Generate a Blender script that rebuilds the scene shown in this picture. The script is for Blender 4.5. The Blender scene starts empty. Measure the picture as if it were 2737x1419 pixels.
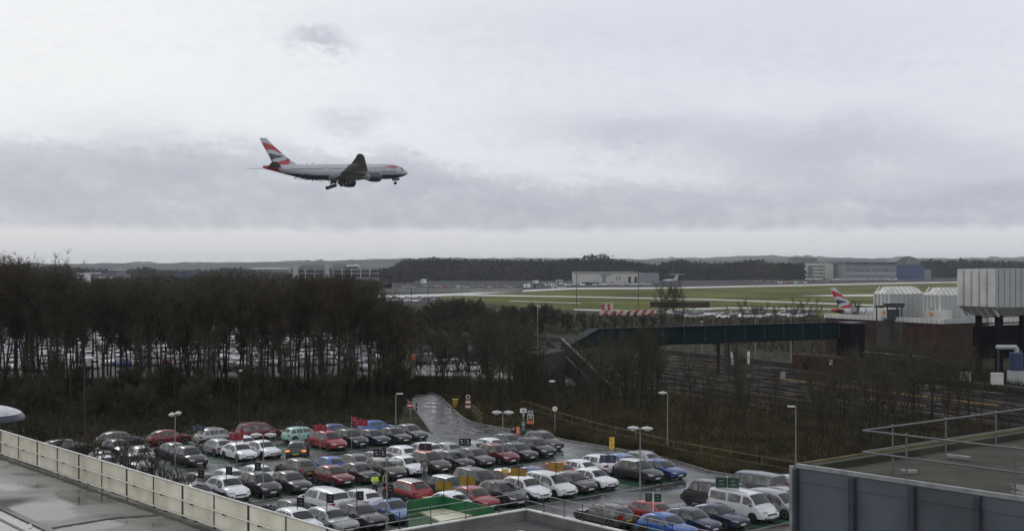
import bpy, math, random
from mathutils import Vector, Matrix
R=math.radians
F=3300.0; CX=1368.5; CY=709.5; CH=17.5
scene=bpy.context.scene
col=scene.collection
rnd=random.Random(7)
def G(px,py,z=0.0):            # where the sight line of a photo point meets height z
    Y=(CH-z)*F/(py-CY); return ((px-CX)*Y/F, Y)
def at(px,Y): return (px-CX)*Y/F
def zof(py,Y): return CH-(py-CY)*Y/F
A=R(50)
RD=Vector((math.sin(A),math.cos(A),0)); CD=Vector((-math.cos(A),math.sin(A),0))   # the two directions of the car park grid
def RC(r,c,z=0): return RD*r+CD*c+Vector((0,0,z))
def toRC(x,y): return x*RD.x+y*RD.y, x*CD.x+y*CD.y

# ---------------------------------------------------------------- materials
def mat(name,color,rough=0.6,metal=0.0,var=0.15,scale=3.0,coat=0.0,bump=0.0,rvar=0.0,rscale=1.0,spec=0.5,c2=None,coord='Object',detail=5,lo=.35,hi=.65):
    m=bpy.data.materials.new(name); m.use_nodes=True; nt=m.node_tree; N=nt.nodes; L=nt.links
    b=N['Principled BSDF']; tc=N.new('ShaderNodeTexCoord')
    out=tc.outputs[coord if coord!='Pos' else 'Object']
    if coord=='Pos':
        g=N.new('ShaderNodeNewGeometry'); out=g.outputs['Position']
    n=N.new('ShaderNodeTexNoise'); n.inputs['Scale'].default_value=scale; n.inputs['Detail'].default_value=detail
    L.new(out,n.inputs['Vector'])
    r=N.new('ShaderNodeValToRGB'); r.color_ramp.elements[0].position=lo; r.color_ramp.elements[1].position=hi
    c=Vector(color)
    a=c*(1-var); d=Vector(c2) if c2 else c*(1+var)
    r.color_ramp.elements[0].color=(a.x,a.y,a.z,1); r.color_ramp.elements[1].color=(min(d.x,1),min(d.y,1),min(d.z,1),1)
    L.new(n.outputs['Fac'],r.inputs['Fac']); L.new(r.outputs['Color'],b.inputs['Base Color'])
    b.inputs['Roughness'].default_value=rough; b.inputs['Metallic'].default_value=metal
    b.inputs['Coat Weight'].default_value=coat; b.inputs['Coat Roughness'].default_value=0.12
    b.inputs['Specular IOR Level'].default_value=spec
    if rvar:
        n2=N.new('ShaderNodeTexNoise'); n2.inputs['Scale'].default_value=rscale; n2.inputs['Detail'].default_value=6
        L.new(out,n2.inputs['Vector'])
        mr=N.new('ShaderNodeMapRange'); mr.inputs['From Min'].default_value=.38; mr.inputs['From Max'].default_value=.62
        mr.inputs['To Min'].default_value=max(.03,rough-rvar); mr.inputs['To Max'].default_value=min(1,rough+rvar)
        L.new(n2.outputs['Fac'],mr.inputs['Value']); L.new(mr.outputs['Result'],b.inputs['Roughness'])
    if bump:
        bp=N.new('ShaderNodeBump'); bp.inputs['Strength'].default_value=bump; bp.inputs['Distance'].default_value=.02
        n3=N.new('ShaderNodeTexNoise'); n3.inputs['Scale'].default_value=scale*6; L.new(out,n3.inputs['Vector'])
        L.new(n3.outputs['Fac'],bp.inputs['Height']); L.new(bp.outputs['Normal'],b.inputs['Normal'])
    return m
M={}
M['ground']=mat('leaf_litter_ground',(.030,.028,.018),.9,spec=.06,var=.35,scale=.35,coord='Pos',c2=(.052,.050,.028),bump=.4)
M['asphalt']=mat('wet_asphalt',(.052,.053,.054),.33,var=.28,scale=.5,coord='Pos',rvar=.24,rscale=.22,bump=.25,spec=.5,c2=(.085,.085,.084))
M['dry_asphalt']=mat('dull_asphalt',(.035,.035,.035),.7,var=.25,scale=.3,coord='Pos',spec=.2)
M['road']=mat('wet_road',(.060,.061,.063),.27,var=.2,scale=.8,coord='Pos',rvar=.15,rscale=.5,bump=.25,spec=.6)
M['green_bay']=mat('worn_green_bay_paint',(.042,.046,.044),.33,var=.1,scale=1.1,coord='Pos',rvar=.15,rscale=.3,c2=(.024,.085,.050),detail=8,lo=.38,hi=.60)
M['line']=mat('worn_white_line',(.13,.13,.13),.5,var=.2,scale=4,coord='Pos',c2=(.5,.5,.5),detail=8)
M['kerb']=mat('kerb_concrete',(.16,.155,.14),.7,var=.25,scale=2,coord='Pos')
M['grass']=mat('airfield_grass',(.080,.098,.020),.95,var=.38,scale=.02,coord='Pos',c2=(.128,.132,.036),detail=9,spec=.05)
M['concrete']=mat('taxiway_concrete',(.42,.42,.40),.7,var=.1,scale=.05,coord='Pos')
M['apron']=mat('airfield_apron',(.05,.05,.052),.9,var=.35,scale=.03,coord='Pos',spec=.05)
M['ballast']=mat('railway_ballast',(.042,.035,.029),.9,spec=.06,var=.35,scale=.5,coord='Pos',bump=.5)
M['rail']=mat('rail_steel',(.07,.055,.045),.4,.5,var=.4,scale=.15,coord='Pos',c2=(.30,.28,.25),detail=3,lo=.45,hi=.75)
M['rail_yellow']=mat('yellow_conductor_cover',(.42,.28,.06),.6,var=.3,scale=.5,coord='Pos')
M['sleeper']=mat('dark_sleeper',(.032,.027,.023),.9,spec=.06)
M['bark']=mat('bare_bark',(.034,.030,.022),.9,spec=.06,var=.3,scale=2)
M['bark_green']=mat('ivy_green_bark',(.030,.032,.018),.9,spec=.06,var=.3,scale=2)
M['twig']=mat('bare_twigs',(.060,.053,.037),.9,spec=.06,var=.3,scale=.5)
M['twig2']=mat('olive_twigs',(.057,.056,.036),.9,spec=.06,var=.3,scale=.5)
M['twig3']=mat('reddish_twigs',(.060,.049,.035),.9,spec=.06,var=.3,scale=.5)
M['undergrowth']=mat('dark_undergrowth',(.032,.030,.019),.95,spec=.05,var=.35,scale=.25,coord='Pos',c2=(.052,.047,.026))
M['railgrey']=mat('dull_grey_tube',(.125,.13,.135),.5,.3,var=.15)
M['scrub']=mat('dead_scrub',(.050,.045,.027),.95,spec=.06,var=.35,scale=.25,coord='Pos',c2=(.085,.074,.038))
M['farwood']=mat('far_wood',(.030,.032,.022),.95,spec=.06,var=.35,scale=.03,coord='Pos',c2=(.055,.050,.034),detail=8)
M['hill']=mat('far_hill_woods',(.030,.036,.026),1,spec=.06,var=.4,scale=.004,coord='Pos',c2=(.065,.07,.045),detail=8)
M['glass']=mat('dark_car_glass',(.012,.014,.015),.06,var=.1,scale=2,spec=.7)
M['sideglass']=mat('side_glass_painted_reflections',(.035,.036,.036),.10,var=.5,scale=1.1,c2=(.17,.17,.16),spec=.8,lo=.42,hi=.60)  # pale reflections painted into the glass colour by noise
M['trim']=mat('black_plastic_trim',(.012,.012,.013),.5)
M['tyre']=mat('tyre_rubber',(.012,.012,.012),.85)
M['rim']=mat('alloy_rim',(.35,.35,.36),.35,.6)
M['hlamp']=mat('headlight_glass',(.55,.57,.60),.1,.2,spec=.9)
M['tlamp']=mat('tail_light_red',(.22,.01,.01),.2)
M['plate_w']=mat('white_number_plate',(.6,.6,.6),.4)
M['plate_y']=mat('yellow_number_plate',(.55,.42,.05),.4)
M['steel']=mat('galvanised_steel',(.30,.31,.31),.45,.5,var=.2)
M['darksteel']=mat('dark_painted_steel',(.035,.037,.042),.45,.2)
M['lamphead']=mat('grey_lamp_head',(.50,.51,.50),.4,var=.1)
M['cream']=mat('cream_parapet_panel',(.74,.695,.55),.6,var=.16,scale=.7,coord='Pos',c2=(.84,.80,.66),rvar=.1,detail=8)
M['deck']=mat('wet_deck_membrane',(.034,.033,.029),.42,var=.35,scale=.4,coord='Pos',rvar=.34,rscale=.22,c2=(.058,.056,.050),spec=.42,bump=.15)
M['white_rail']=mat('cream_painted_rail',(.62,.60,.52),.35,var=.08)
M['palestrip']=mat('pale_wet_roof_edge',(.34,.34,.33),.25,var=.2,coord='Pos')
M['moss']=mat('moss_debris',(.030,.032,.018),.95,var=.4,scale=1,coord='Pos')
M['parapet']=mat('pale_roof_parapet_cap',(.56,.56,.54),.45,var=.2,scale=.8,coord='Pos')
M['parapet_side']=mat('grey_parapet_side',(.15,.15,.14),.6,var=.25,scale=.8,coord='Pos')
M['ribroof']=mat('ribbed_grey_roof_sheet',(.070,.072,.076),.40,var=.15,scale=.6,coord='Pos',rvar=.12)
M['bluegrey']=mat('blue_grey_cladding_panel',(.078,.096,.112),.5,var=.16,scale=.5,coord='Pos',rvar=.15,detail=9,bump=.1)
M['fin']=mat('dark_blue_cladding_fin',(.035,.045,.058),.5)
M['gravel']=mat('grey_roof_gravel',(.145,.14,.14),.9,var=.3,scale=12,coord='Pos',bump=.6)
M['green']=mat('bright_green_hoarding',(.015,.115,.038),.4,var=.12,scale=1,coord='Pos')
M['beige']=mat('beige_flat_roof',(.62,.60,.46),.4,var=.12,scale=.8,coord='Pos',rvar=.15)
M['astro']=mat('dark_green_floor',(.020,.060,.026),.8,var=.2,scale=1,coord='Pos')
M['timber']=mat('mossy_timber_rail',(.12,.105,.055),.8,spec=.06,var=.25,scale=2)
M['brick']=mat('dark_brown_brick',(.046,.030,.025),.85,spec=.06,var=.2,scale=.4,coord='Pos')
M['brick2']=mat('grey_stained_brick',(.055,.055,.048),.85,spec=.06,var=.3,scale=.4,coord='Pos')
M['brickred']=mat('red_brick',(.060,.033,.026),.85,spec=.06,var=.2,scale=.4,coord='Pos')
M['dark']=mat('deep_dark_paint',(.008,.008,.010),.8,spec=.06)
M['whiteclad']=mat('white_ribbed_cladding',(.50,.51,.49),.5,var=.10,scale=.25,coord='Pos',c2=(.60,.60,.57))
M['greyclad']=mat('pale_grey_cladding',(.33,.345,.345),.5,var=.10,scale=.3,coord='Pos')
M['rust']=mat('orange_warning_sticker',(.45,.26,.03),.6)
M['teal']=mat('dark_teal_bridge_sheet',(.005,.015,.018),.6,spec=.06,var=.25,scale=.3,coord='Pos')
M['bridgegrey']=mat('bridge_grey_concrete',(.050,.048,.044),.8,spec=.06,var=.2,scale=.5,coord='Pos')
M['planew']=mat('aircraft_white_paint',(.42,.43,.47),.30,var=.04,scale=.2,coat=.3)
M['planenavy']=mat('aircraft_navy_paint',(.018,.025,.070),.25,coat=.3)
M['planered']=mat('aircraft_red_paint',(.36,.018,.02),.3,coat=.3)
M['planegrey']=mat('aircraft_wing_grey',(.24,.25,.24),.4,var=.1,scale=.3)
M['yellow']=mat('mustard_yellow_board',(.27,.165,.02),.5,var=.15)
M['yellow2']=mat('bright_yellow_paint',(.6,.42,.03),.5)
M['fadedred']=mat('faded_red_board',(.33,.05,.035),.6)
M['redsign']=mat('red_sign_board',(.26,.010,.02),.45)
M['blacksign']=mat('black_sign_board',(.012,.013,.016),.4)
M['greensign']=mat('dark_green_sign_board',(.012,.05,.03),.4)
M['bluesign']=mat('slate_blue_sign_board',(.035,.045,.075),.4)
M['white']=mat('white_paint',(.72,.73,.72),.5,var=.05)
M['orange']=mat('orange_sign_face',(.65,.13,.03),.45)
M['hivis']=mat('hi_vis_yellow_cloth',(.50,.78,.05),.7,var=.2,scale=6)
M['darkcloth']=mat('dark_cloth',(.018,.017,.022),.9)
M['greycloth']=mat('pale_grey_cloth',(.13,.135,.15),.9)
M['skin']=mat('skin',(.30,.17,.12),.6)
M['hair']=mat('dark_hair',(.015,.011,.009),.8)
M['silverband']=mat('reflective_band',(.6,.6,.55),.4)
M['hangarblue']=mat('hangar_blue_steel',(.03,.045,.13),.6,var=.1,scale=.1,coord='Pos')
M['hangarnavy']=mat('hangar_navy_roof',(.035,.045,.085),.6)
M['officewall']=mat('office_cream_wall',(.42,.42,.38),.6,var=.06,scale=.1,coord='Pos')
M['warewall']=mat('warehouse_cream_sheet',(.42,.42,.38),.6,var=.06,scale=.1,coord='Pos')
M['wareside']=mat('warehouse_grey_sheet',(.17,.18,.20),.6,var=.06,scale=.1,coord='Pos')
M['farwhite']=mat('far_white_roof',(.7,.71,.72),.4)
M['fargrey']=mat('far_grey_wall',(.13,.135,.14),.7,var=.2,scale=.1,coord='Pos')
M['fencegrey']=mat('pale_grey_screen_fence',(.22,.23,.22),.7,var=.15,scale=.1,coord='Pos')
M['canopyblue']=mat('dark_blue_canopy_metal',(.02,.032,.055),.35)
M['canopypale']=mat('pale_grey_canopy_top',(.40,.42,.44),.3)
M['blueplastic']=mat('dark_blue_tank_plastic',(.02,.035,.09),.4)
def emis(name,c,s):
    m=bpy.data.materials.new(name); m.use_nodes=True; b=m.node_tree.nodes['Principled BSDF']
    b.inputs['Base Color'].default_value=(*c,1); b.inputs['Emission Color'].default_value=(*c,1); b.inputs['Emission Strength'].default_value=s; return m
M['lit_white']=emis('lit_white_lamp',(1,.95,.8),6); M['lit_tail']=emis('lit_tail_lamp',(.9,.25,.06),.9)
PAINT={}
for n,c,mt in [('white',(.70,.72,.76),0),('offwhite',(.58,.60,.62),0),('silver',(.30,.31,.32),.35),('grey',(.085,.088,.09),.3),('dark',(.035,.035,.037),.3),
    ('black',(.012,.012,.014),0),('purple',(.050,.043,.050),.3),('brown',(.060,.050,.045),.3),('navy',(.018,.024,.055),.2),('blue',(.02,.09,.32),.2),
    ('midblue',(.03,.06,.20),.2),('paleblue',(.13,.19,.36),.3),('red',(.25,.012,.016),0),('darkred',(.13,.010,.016),.2),('maroon',(.13,.012,.022),.3),
    ('mint',(.28,.50,.46),0),('redorange',(.42,.06,.035),0),('bronze',(.075,.070,.060),.3),('slate',(.07,.078,.095),.3)]:
    PAINT[n]=mat('car_paint_'+n,c,.32 if mt else .38,mt,var=.06,scale=1.5,coat=.6,rvar=.08,rscale=3)

# ---------------------------------------------------------------- mesh builder
class MB:
    def __init__(s): s.v=[];s.f=[];s.m=[]
    def add(s,vs,fs,m=0):
        o=len(s.v); s.v+= [tuple(v) for v in vs]
        for f in fs: s.f.append(tuple(i+o for i in f)); s.m.append(m)
        return s
    def quad(s,a,b,c,d,m=0): return s.add([a,b,c,d],[(0,1,2,3)],m)
    def box(s,c,sz,rz=0,m=0,T=None):
        x,y,z=[q/2 for q in sz]; co=math.cos(rz); si=math.sin(rz)
        vs=[]
        for dz in (-z,z):
            for dx,dy in ((-x,-y),(x,-y),(x,y),(-x,y)):
                p=Vector((c[0]+dx*co-dy*si,c[1]+dx*si+dy*co,c[2]+dz)); vs.append(T@p if T else p)
        return s.add(vs,[(3,2,1,0),(4,5,6,7),(0,1,5,4),(1,2,6,5),(2,3,7,6),(3,0,4,7)],m)
    def bar(s,p,q,w,h,m=0):    # box beam from p to q
        p=Vector(p);q=Vector(q);d=(q-p).normalized(); u=Vector((0,0,1)) if abs(d.z)<.95 else Vector((1,0,0))
        a=d.cross(u).normalized()*w/2; b=a.cross(d).normalized()*h/2
        vs=[p-a-b,p+a-b,p+a+b,p-a+b,q-a-b,q+a-b,q+a+b,q-a+b]
        return s.add(vs,[(3,2,1,0),(4,5,6,7),(0,1,5,4),(1,2,6,5),(2,3,7,6),(3,0,4,7)],m)
    def tube(s,p,q,r0,r1=None,n=8,m=0,cap=True):
        r1=r0 if r1 is None else r1
        p=Vector(p);q=Vector(q);d=(q-p).normalized(); u=Vector((0,0,1)) if abs(d.z)<.95 else Vector((1,0,0))
        a=d.cross(u).normalized(); b=a.cross(d)
        vs=[]
        for c,r in ((p,r0),(q,r1)):
            for i in range(n):
                t=2*math.pi*i/n; vs.append(c+a*math.cos(t)*r+b*math.sin(t)*r)
        fs=[(i,(i+1)%n,n+(i+1)%n,n+i) for i in range(n)]
        if cap and n>3: fs+=[tuple(range(n-1,-1,-1)),tuple(range(n,2*n))]
        return s.add(vs,fs,m)
    def loft(s,rings,closed=True,cap=True,m=0,mf=None):
        n=len(rings[0]); vs=[p for r in rings for p in r]; o=len(s.v); s.v+=[tuple(v) for v in vs]
        for k in range(len(rings)-1):
            for i in range(n if closed else n-1):
                j=(i+1)%n; f=(o+k*n+i,o+k*n+j,o+(k+1)*n+j,o+(k+1)*n+i); s.f.append(f)
                s.m.append(mf(k,i) if mf else m)
        if cap and closed:
            s.f.append(tuple(o+i for i in range(n-1,-1,-1))); s.m.append(m)
            s.f.append(tuple(o+(len(rings)-1)*n+i for i in range(n))); s.m.append(m)
        return s
    def prism(s,poly,z0,z1,m=0,mt=None):
        n=len(poly); vs=[(p[0],p[1],z0) for p in poly]+[(p[0],p[1],z1) for p in poly]
        s.add(vs,[(i,(i+1)%n,n+(i+1)%n,n+i) for i in range(n)],m)
        s.add([(p[0],p[1],z1) for p in poly],[tuple(range(n))],m if mt is None else mt)
        return s.add([(p[0],p[1],z0) for p in poly],[tuple(range(n-1,-1,-1))],m)
    def ell(s,c,r,nu=12,nv=8,m=0,v0=0,v1=1):
        rings=[]
        for k in range(nv+1):
            t=math.pi*(v0+(v1-v0)*k/nv); rings.append([(c[0]+r[0]*math.sin(t)*math.cos(2*math.pi*i/nu),c[1]+r[1]*math.sin(t)*math.sin(2*math.pi*i/nu),c[2]+r[2]*math.cos(t)) for i in range(nu)])
        return s.loft(rings,cap=False,m=m)
    def mesh(s,name,mats,smooth=False,ang=40):
        me=bpy.data.meshes.new(name); me.from_pydata(s.v,[],s.f)
        for m in (mats if isinstance(mats,(list,tuple)) else [mats]): me.materials.append(M[m] if isinstance(m,str) else m)
        me.polygons.foreach_set('material_index',s.m)
        if smooth:
            me.shade_smooth() if hasattr(me,'shade_smooth') else me.polygons.foreach_set('use_smooth',[True]*len(me.polygons))
            me.set_sharp_from_angle(angle=R(ang))
        me.update(); return me
    def build(s,name,mats,parent=None,smooth=False,ang=40,loc=None):
        o=bpy.data.objects.new(name,s.mesh(name,mats,smooth,ang)); col.objects.link(o)
        if parent: o.parent=parent
        if loc is not None: o.location=loc
        return o
def tag(o,label=None,cat=None,group=None,kind=None):
    if label: o['label']=label
    if cat: o['category']=cat
    if group: o['group']=group
    if kind: o['kind']=kind
    return o
def empty(name,loc=(0,0,0),rz=0,label=None,cat=None,group=None):
    o=bpy.data.objects.new(name,None); col.objects.link(o); o.location=loc; o.rotation_euler=(0,0,rz); o.empty_display_size=.3
    return tag(o,label,cat,group)
def kids(o): return [c for c in o.children]
def copy_tree(o,parent=None):
    c=o.copy(); col.objects.link(c); c.parent=parent
    for ch in KID.get(o.name,[]): copy_tree(ch,c)
    return c
KID={}
def reg():                      # remember which object holds which, before copying starts
    KID.clear()
    for o in col.objects:
        if o.parent: KID.setdefault(o.parent.name,[]).append(o)
def sheet(name,pts,z,m,kind='structure'):
    o=MB().add([(p[0],p[1],z) for p in pts],[tuple(range(len(pts)))]).build(name,m); return tag(o,kind=kind)
def ccw(p):
    a=sum(p[i][0]*p[(i+1)%len(p)][1]-p[(i+1)%len(p)][0]*p[i][1] for i in range(len(p)))
    return p if a>0 else p[::-1]

# ---------------------------------------------------------------- camera, sky, sun
cam=bpy.data.objects.new('camera',bpy.data.cameras.new('camera')); col.objects.link(cam)
cam.location=(0,0,CH); cam.rotation_euler=(R(90),0,0); cam.data.sensor_width=36; cam.data.lens=36*F/2737; cam.data.clip_end=30000; cam.data.clip_start=.3
scene.camera=cam
SUN_AZ=-28; SUN_EL=38
w=bpy.data.worlds.new('World'); scene.world=w; w.use_nodes=True
def build_world():
    nt=w.node_tree; N=nt.nodes; L=nt.links; N.clear()
    out=N.new('ShaderNodeOutputWorld'); bg=N.new('ShaderNodeBackground'); bg.inputs['Strength'].default_value=.1; L.new(bg.outputs[0],out.inputs[0])
    sky=N.new('ShaderNodeTexSky'); sky.sky_type='NISHITA'; sky.sun_disc=False; sky.sun_elevation=R(SUN_EL); sky.sun_rotation=R(SUN_AZ)
    tc=N.new('ShaderNodeTexCoord'); nrm=N.new('ShaderNodeVectorMath'); nrm.operation='NORMALIZE'; L.new(tc.outputs['Generated'],nrm.inputs[0])
    sp=N.new('ShaderNodeSeparateXYZ'); L.new(nrm.outputs[0],sp.inputs[0])
    def mth(op,a,b=None,c=None,clamp=False):
        n=N.new('ShaderNodeMath'); n.operation=op; n.use_clamp=clamp
        for i,v in enumerate((a,b,c)):
            if v is None: continue
            if isinstance(v,(int,float)): n.inputs[i].default_value=v
            else: L.new(v,n.inputs[i])
        return n.outputs[0]
    az=mth('MULTIPLY',mth('ARCTAN2',sp.outputs[0],sp.outputs[1]),57.2958)
    el=mth('MULTIPLY',mth('ARCSINE',sp.outputs[2]),57.2958)
    def noise(sx,sy,sc,det=6,off=0,rough=.55):
        c=N.new('ShaderNodeCombineXYZ'); L.new(mth('MULTIPLY_ADD',az,sx,off),c.inputs[0]); L.new(mth('MULTIPLY',el,sy),c.inputs[1])
        n=N.new('ShaderNodeTexNoise'); n.inputs['Scale'].default_value=sc; n.inputs['Detail'].default_value=det; n.inputs['Roughness'].default_value=rough
        L.new(c.outputs[0],n.inputs['Vector']); return n.outputs['Fac']
    n1=noise(.35,1.0,.55,8,3.3); n2=noise(.35,1.0,.5,8,40.1); n3=noise(.75,1.25,1.3,7,11.0); nb=noise(.15,.5,.35,6,77.0,.5); n4=noise(1.3,2.0,1.9,7,5.5,.55)
    azw=mth('MULTIPLY_ADD',mth('SUBTRACT',n1,.5),5.0,az)
    elw=mth('ADD',mth('MULTIPLY_ADD',mth('SUBTRACT',n2,.5),3.0,el),mth('MULTIPLY_ADD',mth('SUBTRACT',n4,.5),.9,mth('MULTIPLY',mth('SUBTRACT',n3,.5),1.3)))
    def blob(px,py,wx,wy,amp,p=1.0):    # a cloud at this bearing and height
        a=math.degrees(math.atan((px-CX)/F)); e=math.degrees(math.atan((CY-py)/F*math.cos(R(a))))
        wa=math.degrees(wx/F); we=math.degrees(wy/F)
        dx=mth('DIVIDE',mth('SUBTRACT',azw,a),wa); dy=mth('DIVIDE',mth('SUBTRACT',elw,e),we)
        d=mth('ADD',mth('MULTIPLY',dx,dx),mth('MULTIPLY',dy,dy))
        return mth('MULTIPLY',mth('POWER',2.718,mth('MULTIPLY',d,-p)),amp)
    def sm(v,a,b,lo=0,hi=1):
        m=N.new('ShaderNodeMapRange'); m.interpolation_type='SMOOTHSTEP'; L.new(v,m.inputs['Value'])
        for k,x in (('From Min',a),('From Max',b),('To Min',lo),('To Max',hi)): m.inputs[k].default_value=x
        return m.outputs['Result']
    # the long grey bank: a soft upper edge, a crisp flat base
    topn=mth('MULTIPLY_ADD',mth('SUBTRACT',n1,.5),3.4,mth('MULTIPLY_ADD',mth('SUBTRACT',n3,.5),1.2,el))
    left=sm(az,2,-6,0,1)
    topl=mth('MULTIPLY_ADD',left,1.45,3.75)
    upper=sm(mth('ADD',mth('SUBTRACT',topn,topl),mth('MULTIPLY',mth('SUBTRACT',n4,.5),1.1)),-.9,.5,1,0)
    base=mth('MULTIPLY_ADD',mth('SUBTRACT',n3,.5),.45,el)
    lower=sm(base,1.35,1.95,0,1)
    band=mth('MULTIPLY',mth('MULTIPLY',upper,lower),mth('MULTIPLY_ADD',nb,1.2,.28))
    bl=[blob(830,112,95,30,.85,1.6),blob(925,320,85,38,.45,1.5),blob(450,400,190,60,.55),blob(1650,345,240,60,.62),blob(2180,405,330,80,.85),blob(2640,470,170,60,.5),
        blob(1250,560,900,70,.18),blob(150,500,400,110,.25),blob(2000,120,700,130,.16),blob(1250,60,500,60,.10)]
    tot=band
    for b in bl: tot=mth('ADD',tot,b)
    tot=mth('ADD',tot,mth('MULTIPLY',mth('SUBTRACT',n3,.5),.22)); tot=mth('ADD',tot,mth('MULTIPLY',mth('SUBTRACT',n4,.5),.12)); tot=mth('ADD',tot,mth('MULTIPLY',mth('SUBTRACT',nb,.5),.30))
    tot=mth('ADD',tot,mth('MULTIPLY',band,mth('ADD',mth('MULTIPLY',mth('SUBTRACT',n1,.5),2.0),mth('MULTIPLY',mth('SUBTRACT',n3,.5),1.5))))
    tot=mth('MAXIMUM',tot,0); tot=mth('SUBTRACT',1,mth('POWER',2.718,mth('MULTIPLY',tot,-1.2)),clamp=True)
    low=sm(base,2.0,1.1,0,1)            # clearer pale strip over the hills
    def mix(f,a,b):
        m=N.new('ShaderNodeMix'); m.data_type='RGBA'
        if isinstance(f,(int,float)): m.inputs[0].default_value=f
        else: L.new(f,m.inputs[0])
        for i,v in ((6,a),(7,b)):
            if isinstance(v,tuple): m.inputs[i].default_value=(*v,1)
            else: L.new(v,m.inputs[i])
        return m.outputs[2]
    glow=mth('MULTIPLY',sm(az,6,-20,0,1),sm(el,2,9,0,1))
    bright=mix(glow,(7.7,7.9,8.6),(8.9,9.0,9.1))
    c=mix(tot,bright,(3.9,4.1,4.95))
    c=mix(mth('MULTIPLY',low,.80),c,(6.7,6.9,7.1))
    hi=sm(el,14,60,0,1)
    c=mix(hi,c,(6.0,6.2,6.7))
    back=mth('MULTIPLY',sm(sp.outputs[1],.25,-.45,0,1),sm(el,0,12,0,1)); c=mix(back,c,(9.6,9.6,9.9))  # unseen sky behind the camera, brightened to light surfaces facing it
    c=mix(.93,sky.outputs[0],c)
    L.new(c,bg.inputs['Color'])
build_world()
sl=bpy.data.lights.new('sun','SUN'); sl.energy=.6; sl.angle=R(14); sl.color=(1,.96,.9)
so=bpy.data.objects.new('sun',sl); col.objects.link(so)
sd=Vector((math.sin(R(SUN_AZ))*math.cos(R(SUN_EL)),math.cos(R(SUN_AZ))*math.cos(R(SUN_EL)),math.sin(R(SUN_EL))))
so.rotation_euler=(-sd).to_track_quat('-Z','Y').to_euler(); so.location=(0,0,200)
scene.view_settings.view_transform='Standard'; scene.view_settings.look='None'; scene.view_settings.exposure=0; scene.view_settings.gamma=1
scene.cycles.max_bounces=6; scene.cycles.diffuse_bounces=3; scene.cycles.glossy_bounces=3; scene.cycles.volume_bounces=1; scene.cycles.transmission_bounces=2
# ================================================================ setting
g=MB()
def grid_ground():
    xs=[-7500,-2500,-900,-400,-200,0,200,400,900,2500,7500]; ys=[-60,40,120,200,400,900,2000,4500,9800]
    vs=[(x,y,0) for y in ys for x in xs]; n=len(xs)
    g.add(vs,[(j*n+i,j*n+i+1,(j+1)*n+i+1,(j+1)*n+i) for j in range(len(ys)-1) for i in range(n-1)])
grid_ground(); tag(g.build('ground','ground'),kind='structure')
# hills on the horizon: ridge, front slope and back slope
def hill(pts,Y,depth,name,step=12,rough=5,seed=1):
    r=random.Random(seed); b=MB(); rings=[]
    px=pts[0][0]
    x=px; prof=[]
    w1=r.uniform(0,9)
    while x<=pts[-1][0]:
        for k in range(len(pts)-1):
            if pts[k][0]<=x<=pts[k+1][0]:
                t=(x-pts[k][0])/(pts[k+1][0]-pts[k][0]); y=pts[k][1]*(1-t)+pts[k+1][1]*t; break
        z=zof(y,Y)+rough*(math.sin(x*.031+w1)*.4+math.sin(x*.083+w1*3)*.3+r.uniform(-.5,.5))*.5
        if r.random()<.06: z+=rough*r.uniform(.4,1.1)
        prof.append((at(x,Y),z)); x+=step
    for X,z in prof:
        z=max(z,2); rings.append([(X,Y-depth,-.5),(X,Y-depth*.45,z*.62),(X,Y-depth*.12,z*.93),(X,Y,z),(X*1.02,Y+depth*.5,z*.6),(X*1.03,Y+depth,-.5)])
    b.loft(rings,closed=False,cap=False)
    return tag(b.build(name,'hill',smooth=True,ang=60),kind='structure')
hill([(-500,700),(0,706),(300,704.5),(600,701),(800,698),(1000,693),(1120,689),(1300,690),(1450,690),(1570,688.5),(1700,692),(1850,689),(1950,686),(2060,683),(2150,684.5),(2200,688),(2330,690),(2480,689),(2620,690),(2737,686),(3200,690)],7600,900,'hill',step=9,rough=9,seed=3)
hill([(-500,708),(0,708),(120,706),(350,707),(700,703),(900,697),(1050,694),(1300,696),(1900,697),(2200,692),(2500,694),(3200,695)],5200,600,'hill',step=8,rough=6,seed=5)
# car park surface, access road, verge
cp=[(-70,60),(-70,112),tuple(RC(36,119)[:2])]
road_l=[(1130,1150),(1155,1158),(1140,1136),(1116,1104),(1080,1060)]
road_r=[(1088,1037),(1136,1042),(1178,1062),(1206,1090),(1234,1116),(1262,1130),(1298,1137),(1350,1148),(1420,1152),(1508,1177),(1640,1199),(1716,1212),(1790,1228),(1898,1261),(2124,1299),(2400,1345),(2900,1420)]
poly=[(-75,50),(-75,100)]+[tuple(RC(r_,117.0)[:2]) for r_ in (38,50,60,68)]+[G(960,1141),G(1060,1138)]+[G(*p) for p in road_l]+[G(*p) for p in road_r]+[(75,50)]
sheet('car_park_surface',ccw(poly),.015,'asphalt')
rd=[G(*p) for p in [(1155,1158),(1140,1136),(1116,1104),(1080,1060),(1040,1030),(1000,1018)]]+[G(*p) for p in [(1000,1008),(1050,1020),(1088,1034),(1136,1041),(1178,1061),(1206,1089),(1234,1115),(1262,1129),(1298,1136),(1350,1147),(1400,1163)]]
sheet('road',ccw(rd),.019,'road')
b=MB()
pts=[G(*p) for p in [(1050,1019),(1088,1032)]+road_r[1:]]
for i in range(len(pts)-1): b.bar((*pts[i],.06),(*pts[i+1],.06),.2,.14)
pts=[G(*p) for p in [(1155,1158),(1140,1136),(1116,1104),(1080,1060),(1040,1030)]]
for i in range(len(pts)-1): b.bar((*pts[i],.06),(*pts[i+1],.06),.2,.14)
tag(b.build('kerb','kerb'),kind='structure')
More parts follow.
